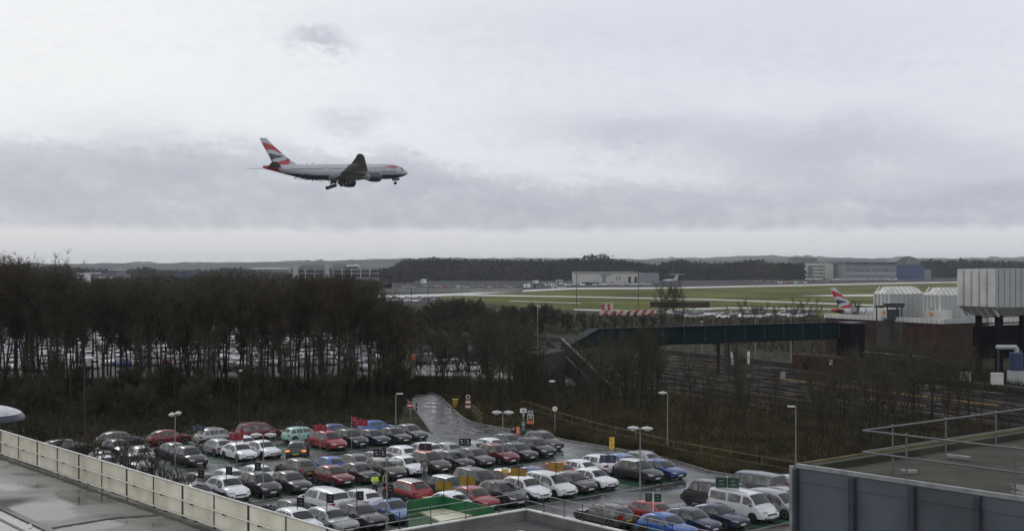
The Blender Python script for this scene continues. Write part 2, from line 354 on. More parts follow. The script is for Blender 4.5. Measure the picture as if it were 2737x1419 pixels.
# green bays with white lines
gb=MB(); ln=MB()
def bays(c0,c1,r0,r1,cpl,step=2.4):
    z=.021
    gb.add([RC(r0,c0,z),RC(r0,c1,z),RC(r1,c1,z),RC(r1,c0,z)][::-1],[(0,1,2,3)])
    r=r0; 
    while r<=r1+.01:
        ln.add([RC(r-.05,c0,z+.004),RC(r+.05,c0,z+.004),RC(r+.05,c1,z+.004),RC(r-.05,c1,z+.004)],[(0,1,2,3)]); r+=step
    for c in (c0,c1):
        ln.add([RC(r0,c-.06,z+.005),RC(r1,c-.06,z+.005),RC(r1,c+.06,z+.005),RC(r0,c+.06,z+.005)],[(0,1,2,3)])
bays(82.4,92.2,38.9,80.5,0); bays(67.9,77.6,38.9,77.0,0); bays(52.3,61.8,52.5,78.0,0); bays(99.0,107.6,40.0,74.6,0)
o=gb.build('bay_paint','green_bay'); tag(o,kind='structure')
def gl(a,b_,wd=.12):
    a=Vector((*G(*a),.027)); b2=Vector((*G(*b_),.027)); n=(b2-a).cross(Vector((0,0,1))).normalized()*wd/2
    ln.add([a-n,b2-n,b2+n,a+n],[(0,1,2,3)])
for a,b_ in [((1231,1148),(1268,1160)),((1261,1144),(1278,1152)),((1278,1152),(1296,1151)),((1510,1200),(1556,1206)),((1815,1254),(1840,1262)),((1832,1258),(1850,1262)),((1850,1261),(1888,1271)),((1543,1370),(1590,1352)),((1240,1141),(1252,1144))]: gl(a,b_,.14)
tag(ln.build('painted_lines','line'),kind='structure')
# railway
TA=R(27.2); TD=Vector((-math.sin(TA),math.cos(TA),0)); TN=Vector((math.cos(TA),math.sin(TA),0))
def TR(s,t,z=0): return TN*s+TD*t+Vector((0,0,z))
sheet('railway_bed',[TR(93,-60)[:2],TR(138,-60)[:2],TR(138,1100)[:2],TR(93,1100)[:2]],.03,'ballast')
for k,s0 in enumerate([96.5,100.5,104.5,109,113.5,117.5,121.5,126,130.5,134.5]):
    b=MB()
    for q in (-.72,.72): b.bar(TR(s0+q,-40,.20),TR(s0+q,900,.20),.11,.16,0)
    t=20
    while t<330: b.bar(TR(s0-1.25,t,.07),TR(s0+1.25,t,.07),.26,.1,1); t+=.75
    if k in (4,6): b.bar(TR(s0+1.25,112 if k==4 else 108,.28),TR(s0+1.25,122 if k==4 else 150,.28),.10,.12,2)
    o=b.build('railway_track',['rail','sleeper','rail_yellow']); tag(o,kind='structure')
b=MB(); b.bar(TR(139,-20,.45),TR(139,420,.45),1.2,.9); tag(b.build('trackside_path','bridgegrey'),kind='structure')
# small far car lots, seen between the trees
sheet('overflow_car_park',ccw([G(-60,1012),G(820,1006),G(1000,1000),G(1000,880),G(820,858),G(-60,850)]),.02,'dry_asphalt')
sheet('side_yard',ccw([G(1112,1004),G(1230,1004),G(1420,1015),G(1500,1020),G(1590,1015),G(1590,985),G(1480,990),G(1300,972),G(1112,976)]),.022,'kerb')
# airfield
def strip(name,a,m,z): return sheet(name,ccw([G(*p) for p in a]),z,m)
strip('airfield_apron',[(900,800),(1000,820),(1150,812),(1300,790),(2400,775),(3300,760),(3300,733),(900,742)],'apron',.04)
strip('airfield_grass',[(1150,800),(1240,806),(1400,822),(1700,840),(2300,846),(3300,830),(3300,744),(2400,757),(1760,768),(1530,772),(1260,784)],'grass',.10)
strip('taxiway',[(1010,790),(1200,785),(1530,769.5),(1760,768.5),(2400,755.5),(3300,741),(3300,744.5),(2400,759),(1760,772.5),(1530,774),(1210,789.5),(1010,797)],'concrete',.16)
strip('taxiway',[(1010,794),(1210,786),(1560,793),(1900,800),(2250,812),(2600,826),(2600,829),(2250,815.5),(1900,803),(1560,795.5),(1220,791),(1010,799)],'concrete',.20)
strip('taxiway',[(2130,791),(2240,788.5),(2340,787),(3300,776),(3300,783),(2340,793),(2240,793)],'concrete',.20)
strip('airfield_track',[(1360,804.5),(1552,810.5),(1552,812),(1360,806)],'concrete',.20)
strip('airfield_track',[(1535,827),(1700,831),(1950,822),(2240,826),(2240,829),(1950,826),(1700,835),(1535,830)],'concrete',.20)
# ================================================================ left deck with its parapet
DZ=6.2
p0=Vector((*G(0,1209,DZ),DZ)); p1=Vector((*G(620,1420,DZ),DZ)); dd=(p1-p0).normalized()
dn=Vector((-dd.y,dd.x,0)); dn=dn if dn.x<0 else -dn     # towards the deck
def par(px):   # metres along the wall where it meets photo column px
    k=(px-CX)/F; return (k*p0.y-p0.x)/(dd.x-k*dd.y)
L0=par(-260); L1=par(1050)
a=p0+dd*L0; c=p0+dd*L1
b=MB(); q=[a+dn*.25,c+dn*.25,c+dn*34,a+dn*34]
b.prism(ccw([(v.x,v.y) for v in q]),DZ-.35,DZ,0); tag(b.build('deck','deck'),kind='structure')
wl=empty('parapet_wall',p0+dd*L0,0,'long cream panelled parapet with dark posts and two pale rails along the wet deck','parapet')
def P(s,z,off=0): return p0+dd*s-dn*off+Vector((0,0,z))
OFF=p0+dd*L0
def ch(mb,name,m,par_,**k):
    mb.v=[(v[0]-OFF.x,v[1]-OFF.y,v[2]-OFF.z) for v in mb.v]; return mb.build(name,m,par_,**k)
posts=[(10,1),(172,0),(355,1),(548,0),(758,1),(982,0),(1225,1),(1490,0),(1785,1),(2103,0),(2445,1)]
ps=[(par(x/3.68),t) for x,t in posts]
stp=(ps[10][0]-ps[0][0])/10
ps=[(ps[0][0]+stp*k,1-(k%2)) for k in range(-4,26) if ps[0][0]+stp*k<L1]
PH=1.32
for i in range(len(ps)-1):
    s0=ps[i][0]+(.07 if ps[i][1] else .035); s1=ps[i+1][0]-(.07 if ps[i+1][1] else .035)
    mb=MB(); sm_=(s0+s1)/2
    for u0,u1,of in ((s0,sm_-.004,0),(sm_+.004,s1,.003)):
        A_=P(u0,.02,of);B_=P(u1,.02,of);C_=P(u1,PH,of);D_=P(u0,PH,of); th=-dn*.06
        mb.add([A_,B_,C_,D_,A_+th,B_+th,C_+th,D_+th],[(0,1,2,3),(7,6,5,4),(3,2,6,7),(0,4,5,1),(0,3,7,4),(1,5,6,2)])
    ch(mb,'panel','cream',wl)
for s,t in ps:
    mb=MB(); w_=.13 if t else .06; e=dn*.03
    mb.add([P(s-w_/2,-.25)+e,P(s+w_/2,-.25)+e,P(s+w_/2,PH+.02)+e,P(s-w_/2,PH+.02)+e]+[P(s-w_/2,-.25)-dn*.09,P(s+w_/2,-.25)-dn*.09,P(s+w_/2,PH+.02)-dn*.09,P(s-w_/2,PH+.02)-dn*.09],[(0,1,2,3),(7,6,5,4),(3,2,6,7),(0,4,5,1),(0,3,7,4),(1,5,6,2)])
    ch(mb,'post','darksteel',wl)
for z in (.72,.04):
    mb=MB(); mb.tube(P(L0,z)+dn*.14,P(L1,z)+dn*.14,.035,n=8); ch(mb,'rail','white_rail',wl,smooth=True)
for i,(s,t) in enumerate(ps):
    for z in (.72,.04):
        mb=MB(); u=s+stp*.5 if z<.5 else s+stp*.35
        mb.box((P(u,z-.06)+dn*.08),(.14,.14,.07),rz=math.atan2(dd.y,dd.x)); ch(mb,'bracket','darksteel',wl)
mb=MB(); mb.bar(P(L0,PH+.045)-dn*.0+Vector((0,0,0)),P(L1,PH+.045),.10,.035); ch(mb,'capping','parapet',wl)
# moss line along the foot of the wall, joint and pale strip on the deck
def rough_strip(pts,w0,z,name,m,seed=1,kind='structure'):
    r=random.Random(seed); mb=MB(); top=[];bot=[]
    P_=[Vector(p) for p in pts]
    for i in range(len(P_)-1):
        n=max(2,int((P_[i+1]-P_[i]).length/.25)); d=(P_[i+1]-P_[i]).normalized(); nn=Vector((-d.y,d.x,0))
        for k in range(n):
            p=P_[i].lerp(P_[i+1],k/n); w_=w0*r.uniform(.5,1.3)
            top.append(p+nn*w_/2); bot.append(p-nn*w_/2*r.uniform(.6,1.4))
    vs=[(v.x,v.y,z) for v in top+bot]; n=len(top)
    mb.add(vs,[(i,n+i,n+i+1,i+1) for i in range(n-1)]); return tag(mb.build(name,m),kind=kind)
rough_strip([P(L0,0)+dn*.7,P(L1,0)+dn*.7],.35,DZ+.008,'deck_moss_line','moss',3)
j0=Vector((*G(136,1412,DZ),0)); j1=Vector((*G(300,1385,DZ),0)); j2=Vector((*G(440,1376,DZ),0)); j3=Vector((*G(90,1425,DZ),0))
rough_strip([j3,j0,j1,j2],.30,DZ+.010,'deck_joint','moss',5)
rough_strip([j3+Vector((0,.35,0)),j0+Vector((0,.35,0)),j1+Vector((0,.3,0)),j2+Vector((0,.25,0))],.10,DZ+.014,'deck_joint','gravel',6)
e0=Vector((*G(-60,1330,DZ),DZ)); e1=Vector((*G(150,1430,DZ),DZ))
mb=MB(); mb.bar(e0+Vector((0,0,.05)),e1+Vector((0,0,.05)),.34,.12); tag(mb.build('deck_kerb','darksteel'),kind='structure')
ed=(e1-e0).normalized(); en=Vector((ed.y,-ed.x,0)); en=en if en.y<0 else -en
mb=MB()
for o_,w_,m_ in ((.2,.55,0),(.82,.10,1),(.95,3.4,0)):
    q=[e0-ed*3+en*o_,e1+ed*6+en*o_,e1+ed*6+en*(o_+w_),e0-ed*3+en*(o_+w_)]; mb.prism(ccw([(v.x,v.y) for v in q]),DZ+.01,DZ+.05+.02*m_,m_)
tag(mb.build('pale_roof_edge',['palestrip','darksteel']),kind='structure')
mb=MB(); q=Vector((*G(81,1412,DZ),DZ)); mb.tube(q+Vector((0,0,.06)),q+Vector((.0,.0,.2)),.09,.05,8); 
tag(mb.build('roof_outlet','white',smooth=True),'small white roof outlet beside the dark kerb at the bottom left corner','roof outlet')
# canopy peeking in at the left
cy=62; cxx=at(-45,cy); cz=zof(1122,cy)
cn=empty('canopy_roof',(cxx,cy,cz-2.6),0,'dark blue rounded canopy with pale top at the left edge above the deck','canopy')
mb=MB(); mb.ell((0,0,2.6),(2.02,2.0,.74),32,10,0,0,.36); mb.build('canopy_top','canopypale',cn,smooth=True)
mb=MB(); mb.ell((0,0,2.6),(2.0,2.0,.72),32,12,0,.30,.5); mb.add([(0,0,2.601)]+[(2.0*math.cos(2*math.pi*i/32),2.0*math.sin(2*math.pi*i/32),2.6) for i in range(32)],[(0,(i+1)%32+1,i+1) for i in range(32)]); mb.build('canopy_skirt','canopyblue',cn,smooth=True)
mb=MB(); mb.tube((0,0,-1.0+ (DZ-(cz-2.6))),(0,0,2.62),.12,n=10); mb.build('column','darksteel',cn)

# ================================================================ centre roof, its parapet and railing
RZ=2.0
cor=Vector((*G(1408,1357.5,RZ),RZ)); dl=-RD; dr=-CD     # left run goes along -RD, right run along -CD
b=MB(); inn=(dl+dr).normalized()
roof=empty('low_roof_building',(cor.x,cor.y,0),0,'low building corner with dark ribbed roof and pale parapet at bottom centre','building')
def chl(mb,name,m,o=roof,**k):
    mb.v=[(v[0]-o.location.x,v[1]-o.location.y,v[2]-o.location.z) for v in mb.v]; return mb.build(name,m,o,**k)
LL=26;LR=30
mb=MB(); q=[cor,cor+dl*LL,cor+dl*LL+dr*LR,cor+dr*LR]
mb.prism(ccw([(v.x,v.y) for v in q]),0,RZ-.75,0); chl(mb,'wall','parapet_side')
for d,o_,L_ in ((dl,dr,LL),(dr,dl,LR)):
    mb=MB(); s=cor+o_*(.3 if d is dr else 0.0)
    if d is dr: s=cor+dr*.30
    else: s=cor
    A_=s; B_=cor+d*L_; w_=o_*.28
    if d is dr: A_=cor+dr*.28
    mb.add([A_-Vector((0,0,.9)),B_-Vector((0,0,.9)),B_+w_-Vector((0,0,.9)),A_+w_-Vector((0,0,.9)),A_-Vector((0,0,.05)),B_-Vector((0,0,.05)),B_+w_-Vector((0,0,.05)),A_+w_-Vector((0,0,.05))],[(3,2,1,0),(4,5,6,7),(0,1,5,4),(1,2,6,5),(2,3,7,6),(3,0,4,7)])
    chl(mb,'parapet','parapet_side')
    mb=MB(); e_=-o_*.03
    A2=A_+e_;B2=B_+e_;w2=o_*.34
    mb.add([A2-Vector((0,0,.047)),B2-Vector((0,0,.047)),B2+w2-Vector((0,0,.047)),A2+w2-Vector((0,0,.047)),A2+Vector((0,0,.03)),B2+Vector((0,0,.03)),B2+w2+Vector((0,0,.03)),A2+w2+Vector((0,0,.03))],[(3,2,1,0),(4,5,6,7),(0,1,5,4),(1,2,6,5),(2,3,7,6),(3,0,4,7)])
    chl(mb,'parapet_cap','parapet')
mb=MB(); zz=RZ-.62      # ribbed sheet: ribs run along RD
k=0; s=.9
while s<LR:
    a0=cor+dr*s+dl*.5; a1=cor+dr*s+dl*LL
    mb.add([a0+Vector((0,0,zz-RZ)),a1+Vector((0,0,zz-RZ)),a1+dr*.26+Vector((0,0,zz-RZ)),a0+dr*.26+Vector((0,0,zz-RZ)),
            a0+dr*.30+Vector((0,0,zz-RZ+.07)),a1+dr*.30+Vector((0,0,zz-RZ+.07)),a1+dr*.36+Vector((0,0,zz-RZ+.07)),a0+dr*.36+Vector((0,0,zz-RZ+.07)),
            a0+dr*.40+Vector((0,0,zz-RZ)),a1+dr*.40+Vector((0,0,zz-RZ))],[(0,3,2,1),(3,4,5,2),(4,7,6,5),(7,8,9,6)])
    s+=.40
chl(mb,'ribbed_roof','ribroof')
mb=MB(); q=cor+dr*4.6+dl*4.4; mb.tube(q+Vector((0,0,-.6)),q+Vector((0,0,-.25)),.05,n=8); mb.tube(q+Vector((0,0,-.25)),q+Vector((0,0,-.1)),.16,.2,n=10); chl(mb,'roof_vent','parapet')
rl=empty('roof_railing',tuple(cor),0,'thin dark tube railing round the low roof corner at bottom centre','railing')
for d,L_ in ((dl,LL),(dr,LR)):
    for z in (.5,1.04):
        mb=MB(); mb.tube(cor+Vector((0,0,z)),cor+d*L_+Vector((0,0,z)),.024,n=6); chl(mb,'rail','steel',rl)
for d,xs in ((dl,[1408,1334,1245,1151,1068,984]),(dr,[1454,1508,1557,1609,1668,1730,1797])):
    for x in xs:
        k=(x-CX)/F; s=(k*cor.y-cor.x)/(d.x-k*d.y)
        if x==1408: s=.06
        p=cor+d*s; mb=MB(); mb.tube(p+Vector((0,0,.02)),p+Vector((0,0,1.07)),.028,n=6); mb.box(p+Vector((0,0,.05)),(.14,.14,.05),rz=A*0); chl(mb,'post','darksteel',rl)
# smaller railing further left, nearer the cars
rl2=empty('service_railing',(*G(938,1419),1.2),0,'dark low railing between purple grey estate and pale parapet at bottom left of centre','railing')
for (x0,y0,x1,y1) in ((938,1373,1160,1364),):
    pass
base=[cor+dl*s for s in (19.8,18.6,17.4,16.2,15.0)]
for i,p in enumerate(base):
    q=p-dr*1.0; mb=MB(); mb.tube((q.x,q.y,1.0),(q.x,q.y,2.55),.03,n=6); chl(mb,'post','darksteel',rl2)
for z in (1.7,2.1,2.5):
    a_=base[0]-dr*1.0; b_=base[-1]-dr*1.0; mb=MB(); mb.tube((a_.x,a_.y,z),(b_.x,b_.y,z),.022,n=6); chl(mb,'rail','darksteel',rl2)

# ================================================================ green fascia kiosk with beige roof
KZ=2.35
def K(px,py,z=KZ): return Vector((*G(px,py,z),z))
kl=K(1087,1336); ka=K(1190,1324); kr=K(1322,1352)
# grid aligned: the two far walls
ka_=ka; 
dir1=-RD; dir2=-CD
n1=6.2; n2=6.6
kk=empty('green_kiosk',(ka.x,ka.y,0),0,'green fascia enclosure with beige flat roof inside, between red hatchback and pale parapet','kiosk')
c0=K(1186,1323)
l_end=K(1087,1337); r_end=K(1322,1353)
def wallseg(a_,b_,z0,z1,th,name,m,seg=1):
    d=(b_-a_); d.z=0; L_=d.length; d.normalize(); n_=Vector((d.y,-d.x,0))*th
    for i in range(seg):
        s0=L_*i/seg+(.01 if i else 0); s1=L_*(i+1)/seg-(.01 if i<seg-1 else 0)
        mb=MB(); A_=a_+d*s0;B_=a_+d*s1
        vs=[Vector((v.x,v.y,z)) for z in (z0,z1) for v in (A_,B_,B_+n_,A_+n_)]
        mb.add(vs,[(3,2,1,0),(4,5,6,7),(0,1,5,4),(1,2,6,5),(2,3,7,6),(3,0,4,7)]); chl(mb,name,m,kk)
wallseg(l_end,c0,KZ-.85,KZ,.07,'fascia_panel','green',2)
c1=c0+(r_end-c0).normalized()*.09
wallseg(c1,r_end,KZ-.95,KZ-.04,.07,'fascia_panel','green',4)
near_l=Vector((*G(1088,1402,.9),KZ)); 
wallseg(near_l+Vector((.0,0,0)),l_end+Vector((0,-.1,0)),.1,KZ-.02,.06,'fascia_panel','green',1)
mb=MB(); q=[K(1092,1362,1.5),K(1190,1346,1.5),K(1318,1376,1.5),K(1190,1410,1.5),K(1092,1410,1.5)]
mb.prism(ccw([(v.x,v.y) for v in q]),.1,1.40,0); chl(mb,'floor','astro',kk)
mb=MB(); q=[K(1112,1362,1.5),K(1196,1349,1.5),K(1280,1373,1.5),K(1178,1392,1.5)]
mb.prism(ccw([(v.x,v.y) for v in q]),1.402,1.52,0); chl(mb,'roof_slab','beige',kk)
mb=MB(); 
qq=[v+Vector((0,0,.5)) for v in q]
for i in (0,1): mb.tube((qq[i].x,qq[i].y,2.0),(qq[i+1].x,qq[i+1].y,2.0),.02,n=6)
for v in qq[:3]: mb.tube((v.x,v.y,1.45),(v.x,v.y,2.0),.02,n=6)
chl(mb,'guard_rail','darksteel',kk)

# ================================================================ blue grey building bottom right
BZ=12.0
bc=Vector((*G(2129,1239,BZ),BZ)); bl_=Vector((G(2737,1328,BZ)[0]-bc.x,G(2737,1328,BZ)[1]-bc.y,0)).normalized()  # near edge, runs towards us
bf=Vector((G(2737,1146,BZ)[0]-bc.x,G(2737,1146,BZ)[1]-bc.y,0)).normalized()  # far edge
bb=empty('clad_building',(bc.x,bc.y,0),0,'blue grey panel clad building with gravel roof at bottom right','building')
L1_=26; L2_=32
mb=MB(); q=[bc,bc+bl_*L1_,bc+bl_*L1_+bf*L2_,bc+bf*L2_]; pf=[(v.x,v.y) for v in q]
mb.prism(ccw(pf),0,BZ-.45,0); chl(mb,'wall','bluegrey',bb)
inr=(bl_+bf)
def inset(d): return [bc+inr*d,bc+bl_*L1_+bf*d,bc+bl_*(L1_-d)+bf*(L2_-d),bc+bf*L2_+bl_*d]
mb=MB(); q=inset(.4); mb.prism(ccw([(v.x,v.y) for v in q]),BZ-.45,BZ-.22,0); chl(mb,'gravel_roof','gravel',bb)
# moss border
r=random.Random(4)
def moss(d,w0,name):
    mb=MB(); n=120; top=[];bot=[]
    for i in range(n+1):
        s=.4+ (L2_-1)*i/n; side=bl_ if d is bf else bf
        w_=w0(s)*(1+.25*math.sin(s*2.1)+r.uniform(-.15,.15))
        top.append(bc+d*s+side*.405); bot.append(bc+d*s+side*(.405+w_))
    vs=[Vector((v.x,v.y,BZ-.214 if d is bf else BZ-.209)) for v in top+bot]
    mb.add(vs,[(i,i+1,n+2+i,n+1+i) if d is bf else (i,n+1+i,n+2+i,i+1) for i in range(n)]); chl(mb,name,'moss',bb)
moss(bf,lambda s: max(1.3,6.0-s*.28),'moss_patch'); moss(bl_,lambda s: .45,'moss_patch')
for d,o_ in ((bl_,bf),(bf,bl_)):      # parapet kerb + pale edge
    mb=MB(); A_=bc+(d*.2 if d is bf else d*0); B_=bc+d*(L1_ if d is bl_ else L2_); 
    vs=[Vector((v.x,v.y,z)) for z in (BZ-.45,BZ-.03) for v in (A_,B_,B_+o_*.38,A_+o_*.38)]
    mb.add(vs,[(3,2,1,0),(4,5,6,7),(0,1,5,4),(1,2,6,5),(2,3,7,6),(3,0,4,7)]); chl(mb,'parapet','moss',bb)
    mb=MB(); e_=-o_*.05; vs=[Vector((v.x,v.y,z)) for z in (BZ-.10,BZ+.012) for v in (A_+e_,B_+e_,B_+o_*.06,A_+o_*.06)]
    mb.add(vs,[(3,2,1,0),(4,5,6,7),(0,1,5,4),(1,2,6,5),(2,3,7,6),(3,0,4,7)]); chl(mb,'roof_edge_trim','steel' if d is bl_ else 'timber',bb)
    mb=MB(); vs=[Vector((v.x,v.y,z)) for z in (BZ-.47,BZ-.11) for v in (A_-o_*.02,B_-o_*.02,B_+o_*.04,A_+o_*.04)]
    mb.add(vs,[(3,2,1,0),(4,5,6,7),(0,1,5,4),(1,2,6,5),(2,3,7,6),(3,0,4,7)]); chl(mb,'wall_head','bluegrey',bb)
mb=MB(); 
for x in (2129,2276,2436,2610):
    k=(x+(8 if x>2129 else 2)-CX)/F; s=(k*bc.y-bc.x)/(bl_.x-k*bl_.y)
    p=bc+bl_*max(s,.05)-bf*.01
    mb=MB(); w_=.16 if x>2129 else .1
    A_=p-bl_*w_/2; B_=p+bl_*w_/2; o_=-bf*.16
    vs=[Vector((v.x,v.y,z)) for z in (0,BZ-.12) for v in (A_,B_,B_+o_,A_+o_)]
    mb.add(vs,[(3,2,1,0),(4,5,6,7),(0,1,5,4),(1,2,6,5),(2,3,7,6),(3,0,4,7)]); chl(mb,'cladding_fin','fin',bb)
mb=MB(); p=bc-bf*.1-bl_*.08; mb.tube((p.x,p.y,0),(p.x,p.y,BZ-.05),.07,n=8); chl(mb,'corner_pipe','steel',bb)
mb=MB()
for a_,b_ in (((2530,1219),(2593,1226)),((2408,1261),(2450,1262))):
    mb=MB(); A_=Vector((*G(*a_,BZ-.15),BZ-.12)); B_=Vector((*G(*b_,BZ-.15),BZ-.12)); mb.bar(A_,B_,.12,.08)
    chl(mb,'loose_strip','steel',bb)
rr=empty('roof_guardrail',(bc.x,bc.y,BZ),0,'grey galvanised two rail guardrail on the gravel roof at right','railing')
def colpt(x,d,off):   # point on the line bc+off+d*s in photo column x
    o_=bc+off; k=(x-CX)/F; s=(k*o_.y-o_.x)/(d.x-k*d.y); return o_+d*s
cr=bc+bf*3.55+bl_*.35
s_cr=colpt(2312,bl_,bf*.18)
c_=Vector((*G(2306,1150,BZ+1.12),BZ))
def colp2(x,d): k=(x-CX)/F; s=(k*c_.y-c_.x)/(d.x-k*d.y); return c_+d*s
for d,xe in ((bl_,2900),(bf,2900)):
    e_=colp2(xe,d) if d is bl_ else c_+d*34
    for z in (.55,1.12):
        mb=MB(); A_=c_; mb.tube(A_+Vector((0,0,z)),e_+Vector((0,0,z)),.027,n=8); chl(mb,'rail','railgrey',rr,smooth=True)
for d,xs in ((bl_,[2423,2713]),(bf,[2386,2528,2662,2790])):
    for x in xs:
        p=colp2(x,d); mb=MB(); mb.tube(p+Vector((0,0,-.2)),p+Vector((0,0,1.12)),.027,n=8); mb.ell(p+Vector((0,0,1.13)),(.05,.05,.05),8,5); chl(mb,'post','railgrey',rr,smooth=True)
# dark figure-like roof vent and pale post beyond rail at the far right are lamps (built with the street things)
# ================================================================ airliner
def in_poly(x,y,p):
    c=False; j=len(p)-1
    for i in range(len(p)):
        if (p[i][1]>y)!=(p[j][1]>y) and x<(p[j][0]-p[i][0])*(y-p[i][1])/(p[j][1]-p[i][1]+1e-9)+p[i][0]: c=not c
        j=i
    return c
FUS=[(31.8,-.75,.05,.05),(31.5,-.72,.48,.5),(30.8,-.62,.98,1.0),(29.7,-.47,1.55,1.55),(28.3,-.28,2.12,2.1),(26.5,-.12,2.62,2.6),(24.5,-.02,2.95,2.95),(22,0,3.1,3.1),(16,0,3.1,3.1),(8,0,3.1,3.1),(0,0,3.1,3.1),(-6,0,3.1,3.1),(-10.5,.02,3.08,3.08),(-14,.22,2.86,2.9),(-17.5,.55,2.5,2.55),(-21,.95,2.06,2.1),(-24,1.3,1.66,1.7),(-27,1.65,1.22,1.25),(-29.5,1.9,.85,.8),(-31.2,2.05,.6,.42),(-31.9,2.1,.48,.25)]
def fus_at(x):
    for a,b in zip(FUS,FUS[1:]):
        if b[0]<=x<=a[0]:
            t=(a[0]-x)/(a[0]-b[0]); return [a[i]*(1-t)+b[i]*t for i in range(4)]
    return FUS[0] if x>0 else FUS[-1]
def airliner(name,scale,loc,rot,label,gear=True,text=True):
    root=empty(name,(0,0,0),0,label,'airliner'); S=lambda v:(v[0]*scale,v[1]*scale,v[2]*scale)
    def ch(mb,n,m,par=None,**k):
        mb.v=[S(v) for v in mb.v]; return mb.build(n,m,par or root,**k)
    mb=MB(); NR=48; rings=[];xs=[]
    x=31.8
    stn=sorted(set([f[0] for f in FUS]+[31.8-i*1.0 for i in range(0,64)]),reverse=True)
    for x in stn:
        if x<-31.9: continue
        _,zc,rz,ry=fus_at(x); rings.append([(x,ry*math.sin(2*math.pi*i/NR),zc+rz*math.cos(2*math.pi*i/NR)) for i in range(NR)]); xs.append(x)
    def mf(k,i):
        x=(xs[k]+xs[min(k+1,len(xs)-1)])/2; _,zc,rz,ry=fus_at(x); z=zc+rz*math.cos(2*math.pi*(i+.5)/NR)
        lim=-1.38+max(0,(-12-x))*.085+max(0,(x-27))*.02
        if x<-26.6-(z-2)*.6: return 2
        if z<lim and x>-25: return 1
        return 0
    mb.loft(rings,mf=mf); body=ch(mb,'fuselage',['planew','planenavy','planered'],smooth=True,ang=60)
    def surf(x,z,side,off=.04):
        _,zc,rz,ry=fus_at(x); q=max(-.99,min(.99,(z-zc)/rz)); return (x,side*(ry*math.sqrt(1-q*q)+off),z)
    for side in (-1,1):
        mb=MB(); x=24.5
        gaps=((20.2,21.4),(10.6,12.0),(-7.6,-6.2),(3.2,4.2))
        while x>-21.5:
            if not any(a<x<b for a,b in gaps):
                z=.95; mb.add([surf(x-.15,z-.2,side),surf(x+.15,z-.2,side),surf(x+.15,z+.2,side),surf(x-.15,z+.2,side)],[(0,1,2,3)])
                if text and side==-1: ch(mb,'cabin_window','glass'); mb=MB()
            x-=.56
        if mb.v: ch(mb,'cabin_windows','glass')['kind']='stuff'
        for dx in (21.0,11.2,-7.0,-22.6):
            mb=MB()
            for (a,b,c,d) in ((-.5,-.46,-1.0,1.3),(.46,.5,-1.0,1.3),(-.5,.5,1.26,1.3),(-.5,.5,-1.0,-.96)):
                mb.add([surf(dx+a,c,side),surf(dx+b,c,side),surf(dx+b,d,side),surf(dx+a,d,side)],[(0,1,2,3)])
            ch(mb,'door','planegrey')
        mb=MB()   # cockpit glazing
        for (xa,xb,za,zb) in ((29.4,30.05,.55,.95),(28.6,29.3,.7,1.2),(27.9,28.5,.8,1.3)):
            mb.add([surf(xa,za,side,.03),surf(xb,za-.1,side,.03),surf(xb,min(zb-.15,fus_at(xb)[1]+fus_at(xb)[2]*.9),side,.03),surf(xa,zb,side,.03)],[(0,1,2,3)])
        ch(mb,'cockpit_window','glass')
        # ribbon mark behind the cockpit
        mb=MB(); n=14; up=[];dn_=[]
        for i in range(n+1):
            t=i/n; x=19.3+8.6*t; zc_=1.75-.25*t-1.0*max(0,t-.75)*1.4; h=.05+.30*math.sin(math.pi*min(t*1.05,1))**.8
            up.append(surf(x,zc_+h,side,.05)); dn_.append(surf(x,zc_-h*.9,side,.05))
        mb.add(up+dn_,[(i,i+1,n+2+i,n+1+i) for i in range(n-2)],0)
        hk=[(27.0,1.45),(28.2,1.0),(28.35,.35),(27.8,-.25),(26.6,-.55),(27.5,-.05),(27.6,.5),(26.9,.95)]
        mb.add([surf(a,b,side,.055) for a,b in hk],[(0,1,7),(1,2,6,7),(2,3,5,6),(3,4,5)],1)
        ch(mb,'ribbon_mark',['planered','planenavy'])
        if text:
            cu=bpy.data.curves.new('airline_name','FONT'); cu.body='BRITISH AIRWAYS'; cu.size=1.75; cu.resolution_u=2; cu.space_character=1.02
            to=bpy.data.objects.new('t',cu); dg=bpy.context.evaluated_depsgraph_get(); me=bpy.data.meshes.new_from_object(to)
            bpy.data.objects.remove(to)
            w_=max(v.co.x for v in me.vertices); x_end=24.2; L_=12.9
            for v in me.vertices:
                u=v.co.x/w_; x=(x_end-L_*(1-u)) if side==-1 else (x_end-L_*u)
                v.co=Vector(surf(x,-.95+v.co.y*.82,side,.06))*scale
            me.materials.append(M['planenavy']); o=bpy.data.objects.new('airline_name',me); col.objects.link(o); o.parent=root
    # fin as a thin solid with the striped flag livery
    def rc(rx,ry): return (-31.9+(rx-345)/30.3, 3.05+(510-ry)/38.7)
    red1=[(352,195),(400,200),(460,225),(505,252),(548,300),(600,348),(560,345),(500,308),(450,297),(392,303)]
    navy=[(425,350),(480,360),(530,376),(612,388),(570,410),(500,425),(465,442),(475,520),(440,430)]
    red2=[(480,545),(500,500),(540,470),(600,455),(640,440),(655,412),(695,447),(675,492),(640,545)]
    LE=[(412,130),(500,240),(600,352),(700,455),(780,512),(800,540)]; TE=[(328,130),(365,235),(405,330),(445,430),(480,535),(480,540)]
    n=64; mrow=48; mb=MB()
    def edge(E,y):
        for a,b in zip(E,E[1:]):
            if a[1]<=y<=b[1]: t=(y-a[1])/(b[1]-a[1]); return a[0]*(1-t)+b[0]*t
        return E[-1][0]
    fs=[];ms=[];vs=[]
